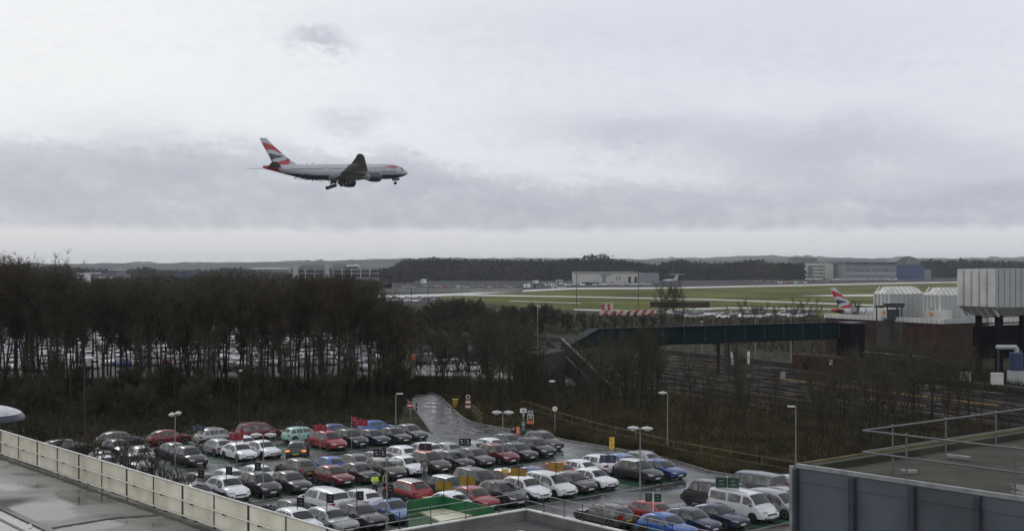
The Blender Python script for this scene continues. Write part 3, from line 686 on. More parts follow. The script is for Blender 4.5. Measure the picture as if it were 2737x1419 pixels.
    for side in (1,-1):
        o_=len(vs)
        for j in range(n+1):
            ry=130+(538-130)*j/n; a=edge(TE,ry); b=edge(LE,ry)
            for i in range(mrow+1):
                t=i/mrow; rx=a+(b-a)*t; X,Z=rc(rx,ry); th=.42*(1-.55*(1-j/n))*math.sqrt(max(0,math.sin(math.pi*(t**.75))))*.8
                vs.append((X,side*th,Z))
        for j in range(n):
            for i in range(mrow):
                ry=130+408*(j+.5)/n; a=edge(TE,ry);b=edge(LE,ry); rx=a+(b-a)*(i+.5)/mrow
                mt=0
                if in_poly(rx,ry,red1) or in_poly(rx,ry,red2): mt=2
                elif in_poly(rx,ry,navy): mt=1
                q=(o_+j*(mrow+1)+i,o_+j*(mrow+1)+i+1,o_+(j+1)*(mrow+1)+i+1,o_+(j+1)*(mrow+1)+i)
                fs.append(q if side==-1 else q[::-1]); ms.append(mt)
    mb.v=vs; mb.f=fs; mb.m=ms
    top=[o for o in range(mrow+1)]
    mb.f.append(tuple([i for i in range(mrow+1)]+[(n+1)*(mrow+1)+i for i in range(mrow,-1,-1)])); mb.m.append(0)
    ch(mb,'tail_fin',['planew','planenavy','planered'],smooth=True,ang=50)
    def foil(st,side,name,m):   # stations: (y, xLE, xTE, z, thickness)
        mb=MB(); rings=[]
        for (y,xl,xt,z,t) in st:
            c=xl-xt; rings.append([(xl-c*u,side*y,z+t*v) for u,v in ((0,0),(.04,.35),(.15,.6),(.4,.62),(.7,.35),(1,0),(.7,-.22),(.4,-.38),(.15,-.38),(.04,-.22))])
        mb.loft(rings); return ch(mb,name,m,smooth=True,ang=50)
    for side in (-1,1):
        wg=foil([(1.5,13.5,-3.8,-1.9,1.5),(3.1,12.2,-3.6,-1.7,1.35),(9.7,7.0,-3.6,-.85,.8),(17,2.0,-5.0,.35,.5),(25,-3.2,-7.4,1.9,.3),(29.6,-6.4,-9.0,2.9,.2),(30.5,-7.8,-9.3,3.1,.08)],side,'wing','planegrey')
        # lowered slats along the leading edge and flaps with track fairings along the trailing edge
        mb=MB()
        for (y0,x0,z0,y1,x1,z1) in ((4.0,11.4,-1.7,8.6,7.8,-1.1),(11,6.0,-.75,28.5,-5.7,2.55)):
            for (dx,dz) in ((0,0),): mb.add([(x0+.5,side*y0,z0-.35),(x1+.35,side*y1,z1-.25),(x1-.3,side*y1,z1+.12),(x0-.5,side*y0,z0+.25)],[(0,1,2,3),(3,2,1,0)])
        ch(mb,'slat','planew',wg)
        for (y0,xa,z0,y1,xb,z1) in ((3.4,-3.3,-1.75,9.0,-3.3,-1.05),(9.6,-3.3,-.95,12.0,-3.9,-.6),(12.4,-4.0,-.55,21.5,-6.2,1.05)):
            mb=MB(); c_=2.6 if y0<5 else 2.0
            t0=[(xa,side*y0,z0),(xa-c_*.85,side*y0,z0-c_*.52)]; t1=[(xb,side*y1,z1),(xb-c_*.7,side*y1,z1-c_*.42)]
            mb.add([t0[0],t1[0],t1[1],t0[1]]+[(v[0]+.1,v[1],v[2]-.16) for v in (t0[0],t1[0],t1[1],t0[1])],[(0,1,2,3),(7,6,5,4),(0,4,5,1),(2,6,7,3)])
            ch(mb,'flap','planegrey',wg)
        for y in (5.2,13.2,17.0,21.0):
            xt=-3.6 if y<10 else -3.6-(y-9.7)*.26; z=-1.7 if y<10 else -.9+(y-9.7)*.16
            mb=MB(); mb.loft([[(xt+3.2-u*5.2,side*y+.28*s*math.cos(a),z-.25-.9*u*u+.38*s*math.sin(a)) for a in [k*math.pi/4 for k in range(8)]] for u,s in ((0,.05),(.2,.8),(.5,1),(.85,.7),(1,.08))]); ch(mb,'flap_fairing','planegrey',wg,smooth=True)
        foil([(.4,-24.4,-30.6,1.75,.5),(5,-27.4,-31.9,2.2,.3),(10.7,-31.4,-33.6,2.75,.12)],side,'stabiliser','planegrey')
        # engine
        y=9.7; ex=12.4; ez=-3.15
        pr=[(0,1.52),(-.25,1.78),(-.9,1.95),(-2.4,2.0),(-4.0,1.82),(-5.2,1.5)]
        mb=MB(); mb.loft([[(ex+a,side*y+r_*math.sin(2*math.pi*i/20),ez+r_*math.cos(2*math.pi*i/20)) for i in range(20)] for a,r_ in pr],cap=False)
        mb.loft([[(ex+a,side*y+r_*math.sin(2*math.pi*i/20),ez+r_*math.cos(2*math.pi*i/20)) for i in range(20)] for a,r_ in ((0,1.52),(-1.2,1.42),(-1.3,.05))],cap=False,m=1)
        ch(mb,'engine_nacelle',['planenavy','trim'],smooth=True)
        mb=MB(); mb.loft([[(ex+a,side*y+r_*math.sin(2*math.pi*i/16),ez+r_*math.cos(2*math.pi*i/16)) for i in range(16)] for a,r_ in ((-4.6,1.62),(-5.8,1.25),(-6.9,.95),(-7.0,.5),(-8.0,.1))]); ch(mb,'engine_exhaust','planegrey',smooth=True)
        mb=MB(); mb.add([(ex-1.5,side*y-.2,ez+1.9),(ex-1.5,side*y+.2,ez+1.9),(5.0,side*y-.2,-.9),(5.0,side*y+.2,-.9),(-.5,side*y-.15,-1.2),(-.5,side*y+.15,-1.2),(ex-5,side*y-.2,ez+1.4),(ex-5,side*y+.2,ez+1.4)],[(0,2,6),(1,7,3),(0,1,3,2),(2,4,6),(3,7,5),(6,4,5,7),(2,3,5,4)]); ch(mb,'pylon','planegrey')
        # main gear
        mg=MB(); y=5.5; gx=-.6
        mg.tube((gx+.2,side*y*.86,-1.6),(gx,side*y,-5.0),.22,.2,8); mg.tube((gx-2.0,side*y*.9,-1.8),(gx-.1,side*y,-4.2),.10,n=6); mg.tube((gx,side*(y-2.0),-2.2),(gx,side*y,-4.0),.1,n=6)
        mg.bar((gx-1.55,side*y,-5.55),(gx+1.55,side*y,-4.75),.22,.28); gg=ch(mg,'main_gear','darksteel')
        for k in (-1,0,1):
            for s2 in (-.62,.62):
                wx=gx+1.48*k; wz=-5.15+.4*k; wm=MB(); wm.tube((wx,side*y+s2-.22,wz),(wx,side*y+s2+.22,wz),.67,n=16); wm.tube((wx,side*y+s2-.23,wz),(wx,side*y+s2+.23,wz),.25,n=10,m=1); ch(wm,'wheel',['tyre','steel'],gg)
        mb=MB(); mb.add([(gx-1.4,side*3.0,-2.9),(gx+1.6,side*3.0,-2.9),(gx+1.4,side*3.9,-4.1),(gx-1.2,side*3.9,-4.1)],[(0,1,2,3),(3,2,1,0)]); ch(mb,'gear_door','planenavy')
    # wing root fairing
    mb=MB(); mb.loft([[(x,2.9*s*math.cos(a),-1.75+1.55*s*math.sin(a)) for a in [k*math.pi/8 for k in range(16)]] for x,s in ((15,.15),(12.5,.75),(8,1.08),(0,1.12),(-5,1.0),(-9,.2))]); ch(mb,'belly_fairing','planegrey',smooth=True)
    ng=MB(); ng.tube((25.6,0,-2.2),(25.5,0,-4.6),.14,n=8); ng.tube((26.9,0,-2.4),(25.6,0,-4.0),.07,n=6); ng=ch(ng,'nose_gear','darksteel')
    for s2 in (-.32,.32):
        wm=MB(); wm.tube((25.5,s2-.16,-4.75),(25.5,s2+.16,-4.75),.52,n=14); ch(wm,'wheel','tyre',ng)
    for s2 in (-.5,.5):
        mb=MB(); mb.add([(24.4,s2,-2.85),(27.4,s2,-2.75),(27.2,s2*1.3,-3.7),(24.6,s2*1.3,-3.7)],[(0,1,2,3),(3,2,1,0)]); ch(mb,'gear_door','planenavy')
    for ax in (-13.0,-10.6):
        mb=MB(); mb.add([(ax,0,3.05),(ax-.5,0,3.05),(ax-.7,0,3.75),(ax-.5,0,3.75)],[(0,1,2,3),(3,2,1,0)]); ch(mb,'antenna','planew')
    for ax in (-14.0,-11.2,3.0):
        mb=MB(); zz=fus_at(ax)[1]-fus_at(ax)[2]; mb.add([(ax,0,zz+.05),(ax-.5,0,zz+.05),(ax-.8,0,zz-.55),(ax-.6,0,zz-.55)],[(0,1,2,3),(3,2,1,0)]); ch(mb,'antenna','planenavy')
    root.location=loc; root.rotation_euler=rot
    return root
TH=R(38)
ap=airliner('landing_airliner',1.0,(-67.0,477,53.6),(0,0,0),'white airliner with navy belly and striped flag tail flying above the wood, wheels down')
mx=Matrix.Rotation(TH,4,'Z')@Matrix.Rotation(R(-3.2),4,'Y')@Matrix.Rotation(R(-3.2),4,'X')
ap.rotation_euler=mx.to_euler()
py_=352; tx=at(2222,py_)
ap2=airliner('parked_airliner',.60,(0,0,0),(0,0,R(14)),'white parked airliner behind bare bushes, only its striped flag tail and back showing',text=False)
ap2.location=(tx+18.6*math.cos(R(14))+.3,py_+18.6*math.sin(R(14)),3.55)
# ================================================================ cars
KINDS={'hatch':(4.15,1.79,1.46,.27,.43,.80,.965,.605),'estate':(4.65,1.83,1.45,.30,.44,.85,.975,.62),'suv':(4.4,1.85,1.62,.27,.41,.83,.97,.615),
 'saloon':(4.6,1.82,1.44,.29,.43,.70,.87,.62),'mini':(3.75,1.68,1.47,.22,.36,.86,.975,.61),'mpv':(4.7,1.84,1.70,.20,.37,.91,.985,.57),
 'van':(5.1,1.94,1.93,.15,.28,.955,.99,.58),'pickup':(5.1,1.88,1.80,.25,.36,.93,.975,.60),'beetle':(4.2,1.80,1.48,.27,.42,.62,.93,.60)}
CARP={}
def car_proto(kind):
    L_,W,H,fb,ft,fr,fw,bh=KINDS[kind]; h=W/2; X=lambda f: L_*(.5-f)
    hood=H*bh+.04; gc=.17 if kind not in('suv','van','pickup') else .24
    belt=H*bh; rb=belt+.05
    wt=h*.71 if kind!='van' else h*.82
    high=kind in ('van','mpv'); bt=fw>.96
    st=[ # f, zlow, zbelt, ztop, w, wbelt, wtop
     (0,.36,.60,.64,h*.74,h*.70,h*.60),(.012,.24,.64,.70,h*.86,h*.82,h*.70),(.045,gc,.70,.77,h*.96,h*.92,h*.76),(.11,gc,.78*hood/.92,.86*hood/.92,h,h*.96,h*.80),
     (fb*.75,gc,hood-.10,hood-.03,h,h*.965,h*.84),(fb,gc,belt-.02,hood+.02,h,h*.97,h*.86),
     ((fb+ft)/2,gc,belt,(hood+H)/2+.05,h,h*.97,(wt+h*.86)/2),(ft,gc,belt+.01,H-.07,h,h*.97,wt),((ft+fr)/2-.06,gc,belt+.02,H,h,h*.97,wt),(fr-.12,gc,belt+.03,H-.01,h,h*.97,wt*.99),
     (fr,gc,belt+.05,H-(.10 if kind!='van' else .06),h,h*.965,wt*.95),((fr+fw)/2,gc,belt+.03,(H+rb)/2+.02,h,h*.95,wt*1.0),(fw,gc,belt-.02,rb,h*.98,h*.92,h*.80)]
    if fw<.96: st+=[(.955,gc,belt-.06,belt+.01,h*.95,h*.90,h*.76)]
    st+=[(.988,.26,belt-.16,belt-.10,h*.90,h*.84,h*.72),(1.0,.36,belt-.24,belt-.20,h*.80,h*.76,h*.66)]
    if fw>.98: st[-2]=(.994,.26,belt-.16,belt-.08,h*.94,h*.88,h*.76)
    def half(s): 
        f,zl,zb,zt,w_,wb,wt_=s; mid=(zl+zb)/2+.06
        return [(w_*.80,zl),(w_*.985,zl+.13),(w_*1.0,mid),(wb,zb),(wt_+.0,zt-.055),(wt_*.86,zt-.005),(wt_*.45,zt+.015)]
    mb=MB(); rings=[]
    for s in st:
        hp=half(s); x=X(s[0]); rings.append([(x,y,z) for y,z in hp]+[(x,0,hp[-1][1]+.008)]+[(x,-y,z) for y,z in hp[::-1]])
    nr=len(rings[0])
    mb.loft(rings[::-1],mf=lambda k,i: 1 if i in (0,nr-2,nr-1) or (kind in('suv','pickup') and i in(0,1,nr-3,nr-2,nr-1)) else 0)
    wheels=[(X(.185),1),(X(.185),-1),(X(.80),1),(X(.80),-1)]; wr=.33 if kind not in('suv','van','pickup') else .345
    for wx,s in wheels:
        n=14; yy=s*(h+.004); vs=[(wx+(wr+.065)*math.cos(math.pi*k/n),yy,wr+(wr+.065)*math.sin(math.pi*k/n)) for k in range(n+1)]+[(wx-wr-.06,yy,.2),(wx+wr+.06,yy,.2)]
        mb.add(vs,[tuple(range(len(vs)))] if s<0 else [tuple(range(len(vs)))[::-1]],1)
    root=bpy.data.objects.new('parked_car',None); col.objects.link(root)
    bd=mb.build('body',[PAINT['white'],'trim'],root,smooth=True,ang=32)
    def interp(f):
        for a,b in zip(st,st[1:]):
            if a[0]<=f<=b[0]: t=(f-a[0])/(b[0]-a[0]); return [a[i]*(1-t)+b[i]*t for i in range(7)]
        return st[-1]
    def screen(f0,f1,name,u0,u1,wsc=.93):
        mb=MB(); rows=[]; fm=(f0+f1)/2
        for f in (f0+(f1-f0)*u0,fm,f0+(f1-f0)*u1):
            hp=half(interp(f)); x=X(f); o=.014; ox=.022 if f1<.5 else -.022
            pr=[(hp[4][0]*wsc,hp[4][1]+.02),(hp[5][0]*.97,hp[5][1]),(hp[6][0],hp[6][1]),(0,hp[6][1]+.008)]
            row=[(x+ox,y,z+o) for y,z in pr]+[(x+ox,-y,z+o) for y,z in pr[-2::-1]]; rows.append(row)
        if f1<.5: rows=rows[::-1]
        else: rows=rows[::-1]
        mb.loft(rows,closed=False,cap=False); return mb.build(name,'glass',root,smooth=True)
    screen(fb,ft,'windscreen',.07,.90); screen(fr,fw,'rear_window',.12,.80 if not kind=='van' else .8,.90)
    B=.545 if kind!='van' else .44; C=.76 if kind not in('mini','beetle') else .74
    endf=min(fr+.05,.93) if kind!='van' else .93
    panes=[(fb+.045,B-.012),(B+.012,C-.01),(C+.015,endf)] if kind!='beetle' else [(fb+.045,.6),(.615,.72)]
    if kind=='pickup': panes=[(fb+.045,.46),(.475,.60),(.66,.90)]
    if kind=='van': panes=[(fb+.035,.36),(.40,.62),(.65,.93)]
    for s in (1,-1):
        mb=MB()
        for pa,pb in panes:
            n=5; lo=[];up=[]
            for k in range(n+1):
                f=pa+(pb-pa)*k/n; hp=half(interp(f)); a=Vector((hp[3][0],hp[3][1])); b=Vector((hp[4][0],hp[4][1]))
                fade=1.0
                if f>fr-.01: fade=max(.25,1-(f-fr+.01)/.075)
                q0=a.lerp(b,.10); q1=a.lerp(b,.10+.74*fade)
                lo.append((X(f),s*(q0.x+.014),q0.y)); up.append((X(f),s*(q1.x+.014),q1.y))
            fcs=[(i,i+1,n+2+i,n+1+i) for i in range(n)]
            mb.add(lo+up,fcs if s>0 else [f[::-1] for f in fcs])
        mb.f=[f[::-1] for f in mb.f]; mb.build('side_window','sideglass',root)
        mm=MB(); mm.ell((X(fb+.06),s*(h+.09),belt+.06),(.07,.10,.075),8,6); mm.build('wing_mirror','trim',root,smooth=True)
        hl=MB(); xs_=[(.008,.70),(.03,.86),(.085,.965)]
        vs=[]
        for f,wf in xs_:
            x=X(f)+.012; vs+= [(x,s*h*wf*.985+s*.012,.575*hood/.92),(x,s*h*wf*.94+s*.012,.575*hood/.92+.15)]
        vs=[(X(.004)+.01,s*h*.50,.60*hood/.92),(X(.006)+.01,s*h*.52,.60*hood/.92+.10)]+vs
        fcs=[(0,2,3,1),(2,4,5,3),(4,6,7,5)]
        hl.add(vs,fcs+[f[::-1] for f in fcs]); hl.build('headlight','hlamp',root)
        tl=MB(); zb_=belt-.20 if kind not in('van','mpv') else belt-.12; zt_=zb_+(.19 if kind not in('van','mpv','estate') else .34)
        wl_=h*(.93 if fw>.98 else .90)
        tl.add([(X(1.0)+.03,s*wl_*.62,zb_),(X(.985)-.02,s*wl_,zb_),(X(.955),s*(h*.985+.01),zb_+.02),(X(1.0)+.06,s*wl_*.62,zt_),(X(.98)-.0,s*wl_,zt_),(X(.955),s*(h*.95+.01),zt_)],[(0,1,4,3),(1,2,5,4),(3,4,1,0),(4,5,2,1)]); tl.build('tail_light','tlamp',root)
    gr=MB(); z0=.50*hood/.92; gr.box((X(.004)+.006,0,z0),(.03,h*1.0,.10)); gr.box((X(.004)+.0,0,.33),(.05,h*1.15,.13)); gr.build('grille','trim',root)
    np_=MB(); np_.box((X(0)+.02,0,.42),(.02,.52,.11)); np_.build('number_plate','plate_w',root)
    np_=MB(); np_.box((X(1)-.02,0,.62 if kind!='van' else .8),(.02,.52,.11)); np_.build('number_plate','plate_y',root)
    for wx,s in wheels:
        wm=MB(); wm.tube((wx,s*(h-.20),wr),(wx,s*(h+.012),wr),wr,wr,16); wo=wm.build('wheel','tyre',root,smooth=True)
        rm=MB(); cy_=s*(h+.016); vs=[(wx,s*(h+.002),wr)]; nn=20
        for k in range(nn):
            t=2*math.pi*k/nn; rr_=wr*(.70 if k%4 in(0,1) else .70); vs.append((wx+rr_*math.cos(t),cy_,wr+rr_*math.sin(t)))
        fcs=[(0,k+1,(k+1)%nn+1) for k in range(nn) if k%4!=3]
        rm.add(vs,fcs+[f[::-1] for f in fcs]); rm.build('rim','rim',wo)
    for s in (1,-1):
        rr_=MB(); 
        for a,b in ((ft+.04,(ft+fr)/2),((ft+fr)/2,fr-.03)): rr_.bar((X(a),s*wt*.90,H+.015),(X(b),s*wt*.88,H+.02),.03,.035)
        rr_.build('roof_rail','rim',root)
    an=MB(); an.tube((X(fr-.06),0,H),(X(fr-.02),0,H+.16),.012,.006,5); an.build('aerial','trim',root)
    CARP[kind]=root; return root
for k in KINDS: car_proto(k)
reg()
for o in list(CARP.values()):
    pass
CAR_GROUP='cars parked in the bays'
def place_car(r,c,kind,head,paint,label,group=CAR_GROUP,roof=None,rails=None,x=None,lit=False):
    rz={'D':-50,'U':130,'R':40,'L':220}[head] if isinstance(head,str) else head
    _kidmap.clear(); root=copy_tree(CARP[kind]); mine=new_kids(root); p=RC(r,c) if x is None else Vector((x[0],x[1],0))
    root.location=(p.x,p.y,.03); root.rotation_euler=(0,0,R(rz))
    root.name='parked_van' if kind=='van' else 'pickup_truck' if kind=='pickup' else 'parked_car'
    tag(root,label,'van' if kind=='van' else 'pickup' if kind=='pickup' else 'car',group)
    for ch in mine:
        n=ch.name.split('.')[0]
        if n=='body': ch.material_slots[0].link='OBJECT'; ch.material_slots[0].material=PAINT[paint]
        if n=='roof_rail' and not rails: bpy.data.objects.remove(ch)
        elif n=='tail_light' and lit: ch.material_slots[0].link='OBJECT'; ch.material_slots[0].material=M['lit_tail']
    if roof: 
        KD=KINDS[kind]; H=KD[2]; wt=KD[1]/2*.74; Lk=KD[0]; X=lambda f: Lk*(.5-f)
        mb=MB(); ft=KD[4]; fr=KD[5]; rows=[]
        for f,dz in ((ft+.01,-.03),((ft+fr)/2-.06,.0),(fr-.12,-.01),(fr,-.05)):
            rows.append([(X(f),-wt*.98,H+dz-.035),(X(f),-wt*.86,H+dz+.01),(X(f),0,H+dz+.045),(X(f),wt*.86,H+dz+.01),(X(f),wt*.98,H+dz-.035)])
        mb.loft(rows,closed=False,cap=False); mb.build('roof',PAINT[roof],root,smooth=True)
    return root
_kid={}
def new_kids(root): return list(_kidmap.get(root.name_full,[]))
_kidmap={}
def copy_tree(o,parent=None):
    c=o.copy(); col.objects.link(c); c.parent=parent
    if parent is not None: _kidmap.setdefault(top_of(c).name_full,[]).append(c)
    for ch in KID.get(o.name,[]): copy_tree(ch,c)
    return c
def top_of(o):
    while o.parent: o=o.parent
    return o
T='''
42.0 114.2 estate R dark|dark estate car half hidden by bare shrubs, furthest left by the wood fence
47.3 115.0 suv R grey|grey off-roader behind bare shrubs at the far left of the wood fence
45.4 110.6 estate D navy|dark blue estate car in the left shrubs in front of the grey off-roader
52.0 114.2 hatch R darkred|red hatchback by the wood behind the left lamp post
41.6 105.2 hatch U dark|dark hatchback mostly lost in the bare shrubs at the left end of the car park
45.2 105.8 hatch U offwhite|white hatchback seen through bare shrubs left of the dark off-roader with a pale bonnet
40.6 101.4 hatch D offwhite|small white car almost covered by the bare bush above the cream parapet
43.0 101.2 estate D silver|silver estate car behind the bare bush above the cream parapet
47.9 101.2 suv D dark|dark off-roader with pale wet bonnet at the left end of the far row
48.4 105.9 hatch U slate|slate grey hatchback behind the dark off-roader with pale bonnet
55.6 111.4 suv R silver|silver off-roader side on against the wood fence
60.3 111.7 mpv R maroon|long maroon people carrier side on against the wood fence
62.9 107.7 mini R mint|mint green small city car with its tail to the left
52.7 105.4 hatch U silver|silver hatchback with red tail light showing, left of the white polo-shaped hatchback
52.8 101.2 hatch D white|white hatchback nose on, first of the white pair near the left lamp
55.2 101.2 hatch D white|white hatchback with dark grille, right of the white pair near the left lamp
55.3 105.9 mini U white|small white car behind the red sign boards and the white pair
62.4 101.8 mpv D red|bright red tall hatchback beside the black car with lit tail lights
67.0 107.6 hatch R midblue|deep blue hatchback side on behind the black cars of the far row
65.0 101.9 suv D black|black off-roader with a glinting headlight in the far row
67.3 101.4 hatch D navy|navy hatchback between the black off-roader and the dark grey hatchback in the far row
71.6 107.2 hatch R blue|bright blue hatchback behind the dark cars at the right end of the far row
69.7 101.2 hatch D dark|dark grey hatchback second from the right end of the far row
72.2 102.0 hatch D grey|black grey hatchback at the right end of the far row beside the access road
43.0 89.6 estate U grey|grey estate with black tailgate at the left end of the middle row
45.5 89.6 hatch U white|white hatchback with dark rear window, second from left at the back of the middle row
48.2 89.7 hatch U white|white hatchback with black tailgate behind the dark grey pair
40.7 84.6 estate D slate|slate grey car half cut off by the cream parapet, left of the white off-roader
43.3 84.8 suv D white|white off-roader with dark glass roof panel just above the cream parapet
46.0 85.0 suv D dark|dark grey off-roader nose on, right of the white off-roader
48.5 84.7 hatch D purple|purple grey hatchback nose on at the edge of the empty green bays
51.9 89.6 suv U bronze|bronze grey off-roader tail on behind the red hatchback
55.0 89.8 hatch U blue|blue hatchback tail on behind the red hatchback and black hatchback
57.3 89.6 hatch U grey|grey hatchback with black tailgate between the blue one and the silver one
59.8 89.8 estate U silver|silver estate tail on behind the black sign pair
62.5 90.0 suv U white|white off-roader tail on with a black rear window behind the white hatchback
65.3 90.2 suv U white|white off-roader tail on behind the red roofed car and sign pair
52.6 85.0 hatch D darkred|deep red hatchback nose on beside the empty green bays
55.0 84.8 hatch D dark|black hatchback nose on behind the person in yellow jacket
57.5 84.9 suv D bronze|dark bronze off-roader behind the double lamp head
59.9 85.2 hatch D white|white hatchback nose on in the middle of the middle row
62.3 85.1 suv D brown|brown grey car with orange red roof, right of the white hatchback
43.0 75.3 estate U black|black estate tail on above the cream parapet with an aerial
46.0 75.6 pickup U white|white pickup with hard top and dark rear glass
48.7 74.9 mini U white|white hatchback with black tailgate right of the white pickup
41.0 70.6 suv D white|white car cut off by the cream parapet at bottom left of centre
43.3 70.2 estate D silver|silver grey saloon nose on between the white car and the purple grey estate
45.7 70.3 estate D purple|purple grey estate with bright silver window trim
48.2 70.2 beetle D paleblue|pale blue rounded coupe beside the green kiosk
53.0 75.4 suv U red|red off-roader with pale wet roof behind the green kiosk
53.0 70.4 hatch U white|white car roof showing just above the green fascia
55.4 70.2 hatch D red|red hatchback nose on, right of the white roof above the green fascia
57.8 70.1 suv D dark|dark brown off-roader with silver window trim, right of the red hatchback
60.4 70.4 suv D white|white off-roader with black grille in the row behind the roof railing
62.8 70.3 mpv D offwhite|silver white people carrier between white off-roader and brown hatchback
65.2 70.4 hatch D brown|brown grey hatchback nose on, left of the white hatchback ending the green lined row
67.6 70.5 hatch D white|white hatchback nose on at the right end of the green lined row
56.6 75.0 mini D offwhite|pale topped dark small car behind two yellow sign pairs
59.6 75.2 mpv D dark|dark people carrier with silver arch trim behind the dark brown off-roader
62.0 74.9 mini U red|red small car with white roof beside the yellow signs
64.6 74.9 saloon U midblue|mid blue saloon behind the white off-roader and people carrier
67.5 75.1 hatch U redorange|orange red hatchback with black rear window behind a yellow sign pair
69.9 75.1 hatch U white|white hatchback with tall red tail lights
72.3 75.3 suv U white|white off-roader beside the slate blue sign board
75.4 90.3 hatch D slate|slate grey car behind the double lamp near the green totem
72.3 89.8 hatch U white|white hatchback with black rear window left of the double lamp
67.5 90.0 hatch U silver|silver hatchback tail on, left of the two black boards
69.9 89.4 estate U silver|silver car behind the two black boards
64.8 85.1 hatch D dark|dark grey hatchback right of the red roofed car
67.2 85.2 hatch D grey|mid grey hatchback between the dark grey one and the maroon one
69.6 85.0 suv D maroon|maroon hatchback with bright headlight near the double lamp
72.1 85.1 hatch D dark|dark grey hatchback right of the maroon hatchback
74.7 85.8 suv D dark|dark off-roader with curved silver trim near the right end of the middle row
78.2 88.6 suv D bronze|bronze grey small off-roader at the right end of the middle row
77.2 75.2 estate U silver|silver estate with roof bars behind the black car with white roof
72.6 70.6 suv D black|black car with white roof nose on beside the right double lamp
75.1 70.1 hatch D midblue|royal blue hatchback nose on at the right end of its row
74.8 75.2 hatch U paleblue|pale blue car tucked behind the black car with white roof
74.0 59.8 van U slate|grey green van tail on at right behind the silver minibus
68.8 59.2 van U dark|dark brown van left of the silver minibus
76.9 59.4 estate U silver|silver car tail on beyond the grey green van
61.5 59.0 hatch U red|red hatchback with silver tail trim and two green signs above it
58.5 59.9 estate U bronze|black green estate with bright window trim behind the roof railing
58.9 54.6 hatch D blue|vivid blue hatchback at the bottom centre right behind the roof railing
61.5 54.9 hatch D navy|dark blue hatchback right of the vivid blue hatchback
64.0 54.8 saloon D navy|deep navy saloon between dark blue hatchback and silver minibus
67.2 55.2 van D offwhite|silver white minibus nose on at bottom right
69.9 54.5 mpv D silver|silver people carrier right of the silver minibus
72.4 55.4 estate D silver|silver estate with bright roof rail beside the blue grey building
79.3 59.4 hatch U offwhite|off white car tail on at the end beside the blue grey building
'''
roofs={'brown grey car with orange red roof, right of the white hatchback':'redorange','black car with white roof nose on beside the right double lamp':'offwhite',
 'red small car with white roof beside the yellow signs':'white','red off-roader with pale wet roof behind the green kiosk':'silver','pale topped dark small car behind two yellow sign pairs':'offwhite'}  # silver roof on the red off-roader paints its wet sheen into the colour
railset=('silver white minibus','silver estate','long maroon','white off-roader with dark glass','purple grey estate','dark off-roader with curved','dark brown off','black green estate','bronze grey small','silver off-roader side')
for l in T.strip().split('\n'):
    a,lab=l.split('|'); r_,c_2,k,h_,p_=a.split(); lab=lab.replace('white polo-shaped hatchback','white pair')
    if lab.startswith('pale topped dark small'): p_='dark'
    place_car(float(r_)+rnd.uniform(-.05,.05),float(c_2)+rnd.uniform(-.08,.08),k,h_,p_,lab,roof=roofs.get(lab),rails=lab.startswith(railset))
mv=place_car(57.4,98.8,'suv',95,'black','black off-roader driving away along the aisle with its tail lights lit','',lit=True)
if 'group' in mv: del mv['group']
# sheared-off parked cars beyond the wood: one mesh each, they show as glints between trunks
def far_car(kind):
    L_,W,H,fb,ft,fr,fw,bh=KINDS[kind]; h=W/2; X=lambda f: L_*(.5-f); mb=MB(); be=H*bh
    def ring(f,zl,zb,zt,w_,wt): return [(X(f),w_,zl),(X(f),w_,zb),(X(f),wt,zt),(X(f),-wt,zt),(X(f),-w_,zb),(X(f),-w_,zl)]
    rs=[ring(0,.3,.6,.65,h*.8,h*.7),ring(.05,.2,.7,.78,h,h*.8),ring(fb,.2,be,be+.05,h,h*.85),ring(ft,.2,be,H-.03,h,h*.74),ring(fr,.2,be,H-.03,h,h*.74),ring(fw,.2,be,be+.08,h,h*.8),ring(1,.3,be-.2,be-.1,h*.85,h*.75)]
    mb.loft(rs[::-1],mf=lambda k,i: 1 if (k in(1,3) and i==2) or (k in (1,2,3) and i in(1,3)) else 0)
    for s in (1,-1):
        for f in (.18,.8): mb.tube((X(f),s*(h-.15),.31),(X(f),s*(h+.02),.31),.31,n=10,m=2)
    return mb.mesh('parked_car',[PAINT['white'],'glass','tyre'],smooth=True,ang=30)
FC={k:far_car(k) for k in ('hatch','suv','estate','van')}
def put_far(x,y,rz,kind,paint,label,group,z=.03,name='parked_car'):
    o=bpy.data.objects.new('parked_van' if kind=='van' else name,FC[kind]); col.objects.link(o); o.location=(x,y,z); o.rotation_euler=(0,0,rz)
    o.material_slots[0].link='OBJECT'; o.material_slots[0].material=PAINT[paint]; return tag(o,label,'van' if kind=='van' else 'car',group)
r=random.Random(11)
cnt=0; OV=[]
for row in range(20):
    cc=150+row*9.6+ (row%2)*-4.2
    for k in range(0,64):
        rr_=38+k*2.75+(row*1.3)%2
        p=RC(rr_-20,cc); 
        if p.y<205 or p.y>398: continue
        px=CX+p.x*F/p.y
        if px<-15 or px>1000 or r.random()<.2 or cnt>=250: continue
        cnt+=1; OV.append((p.y,p.x,row,r.choices(['white','offwhite','silver','grey','dark','darkred','midblue'],[7,5,5,2,2,.5,.5])[0],r.choice(['hatch','suv','estate'])))
OV.sort()
tones={'white':'white','offwhite':'white','silver':'silver','grey':'grey','dark':'dark','darkred':'dark red','midblue':'blue'}
for y_,x_,row,pc,k_ in OV[:96]:
    put_far(x_,y_,R(-50 if row%2 else 130),k_,pc,tones[pc]+' car glimpsed between the bare trunks of the left wood',tones[pc]+' cars parked beyond the left wood')
mb=MB(); sl_=list(tones)
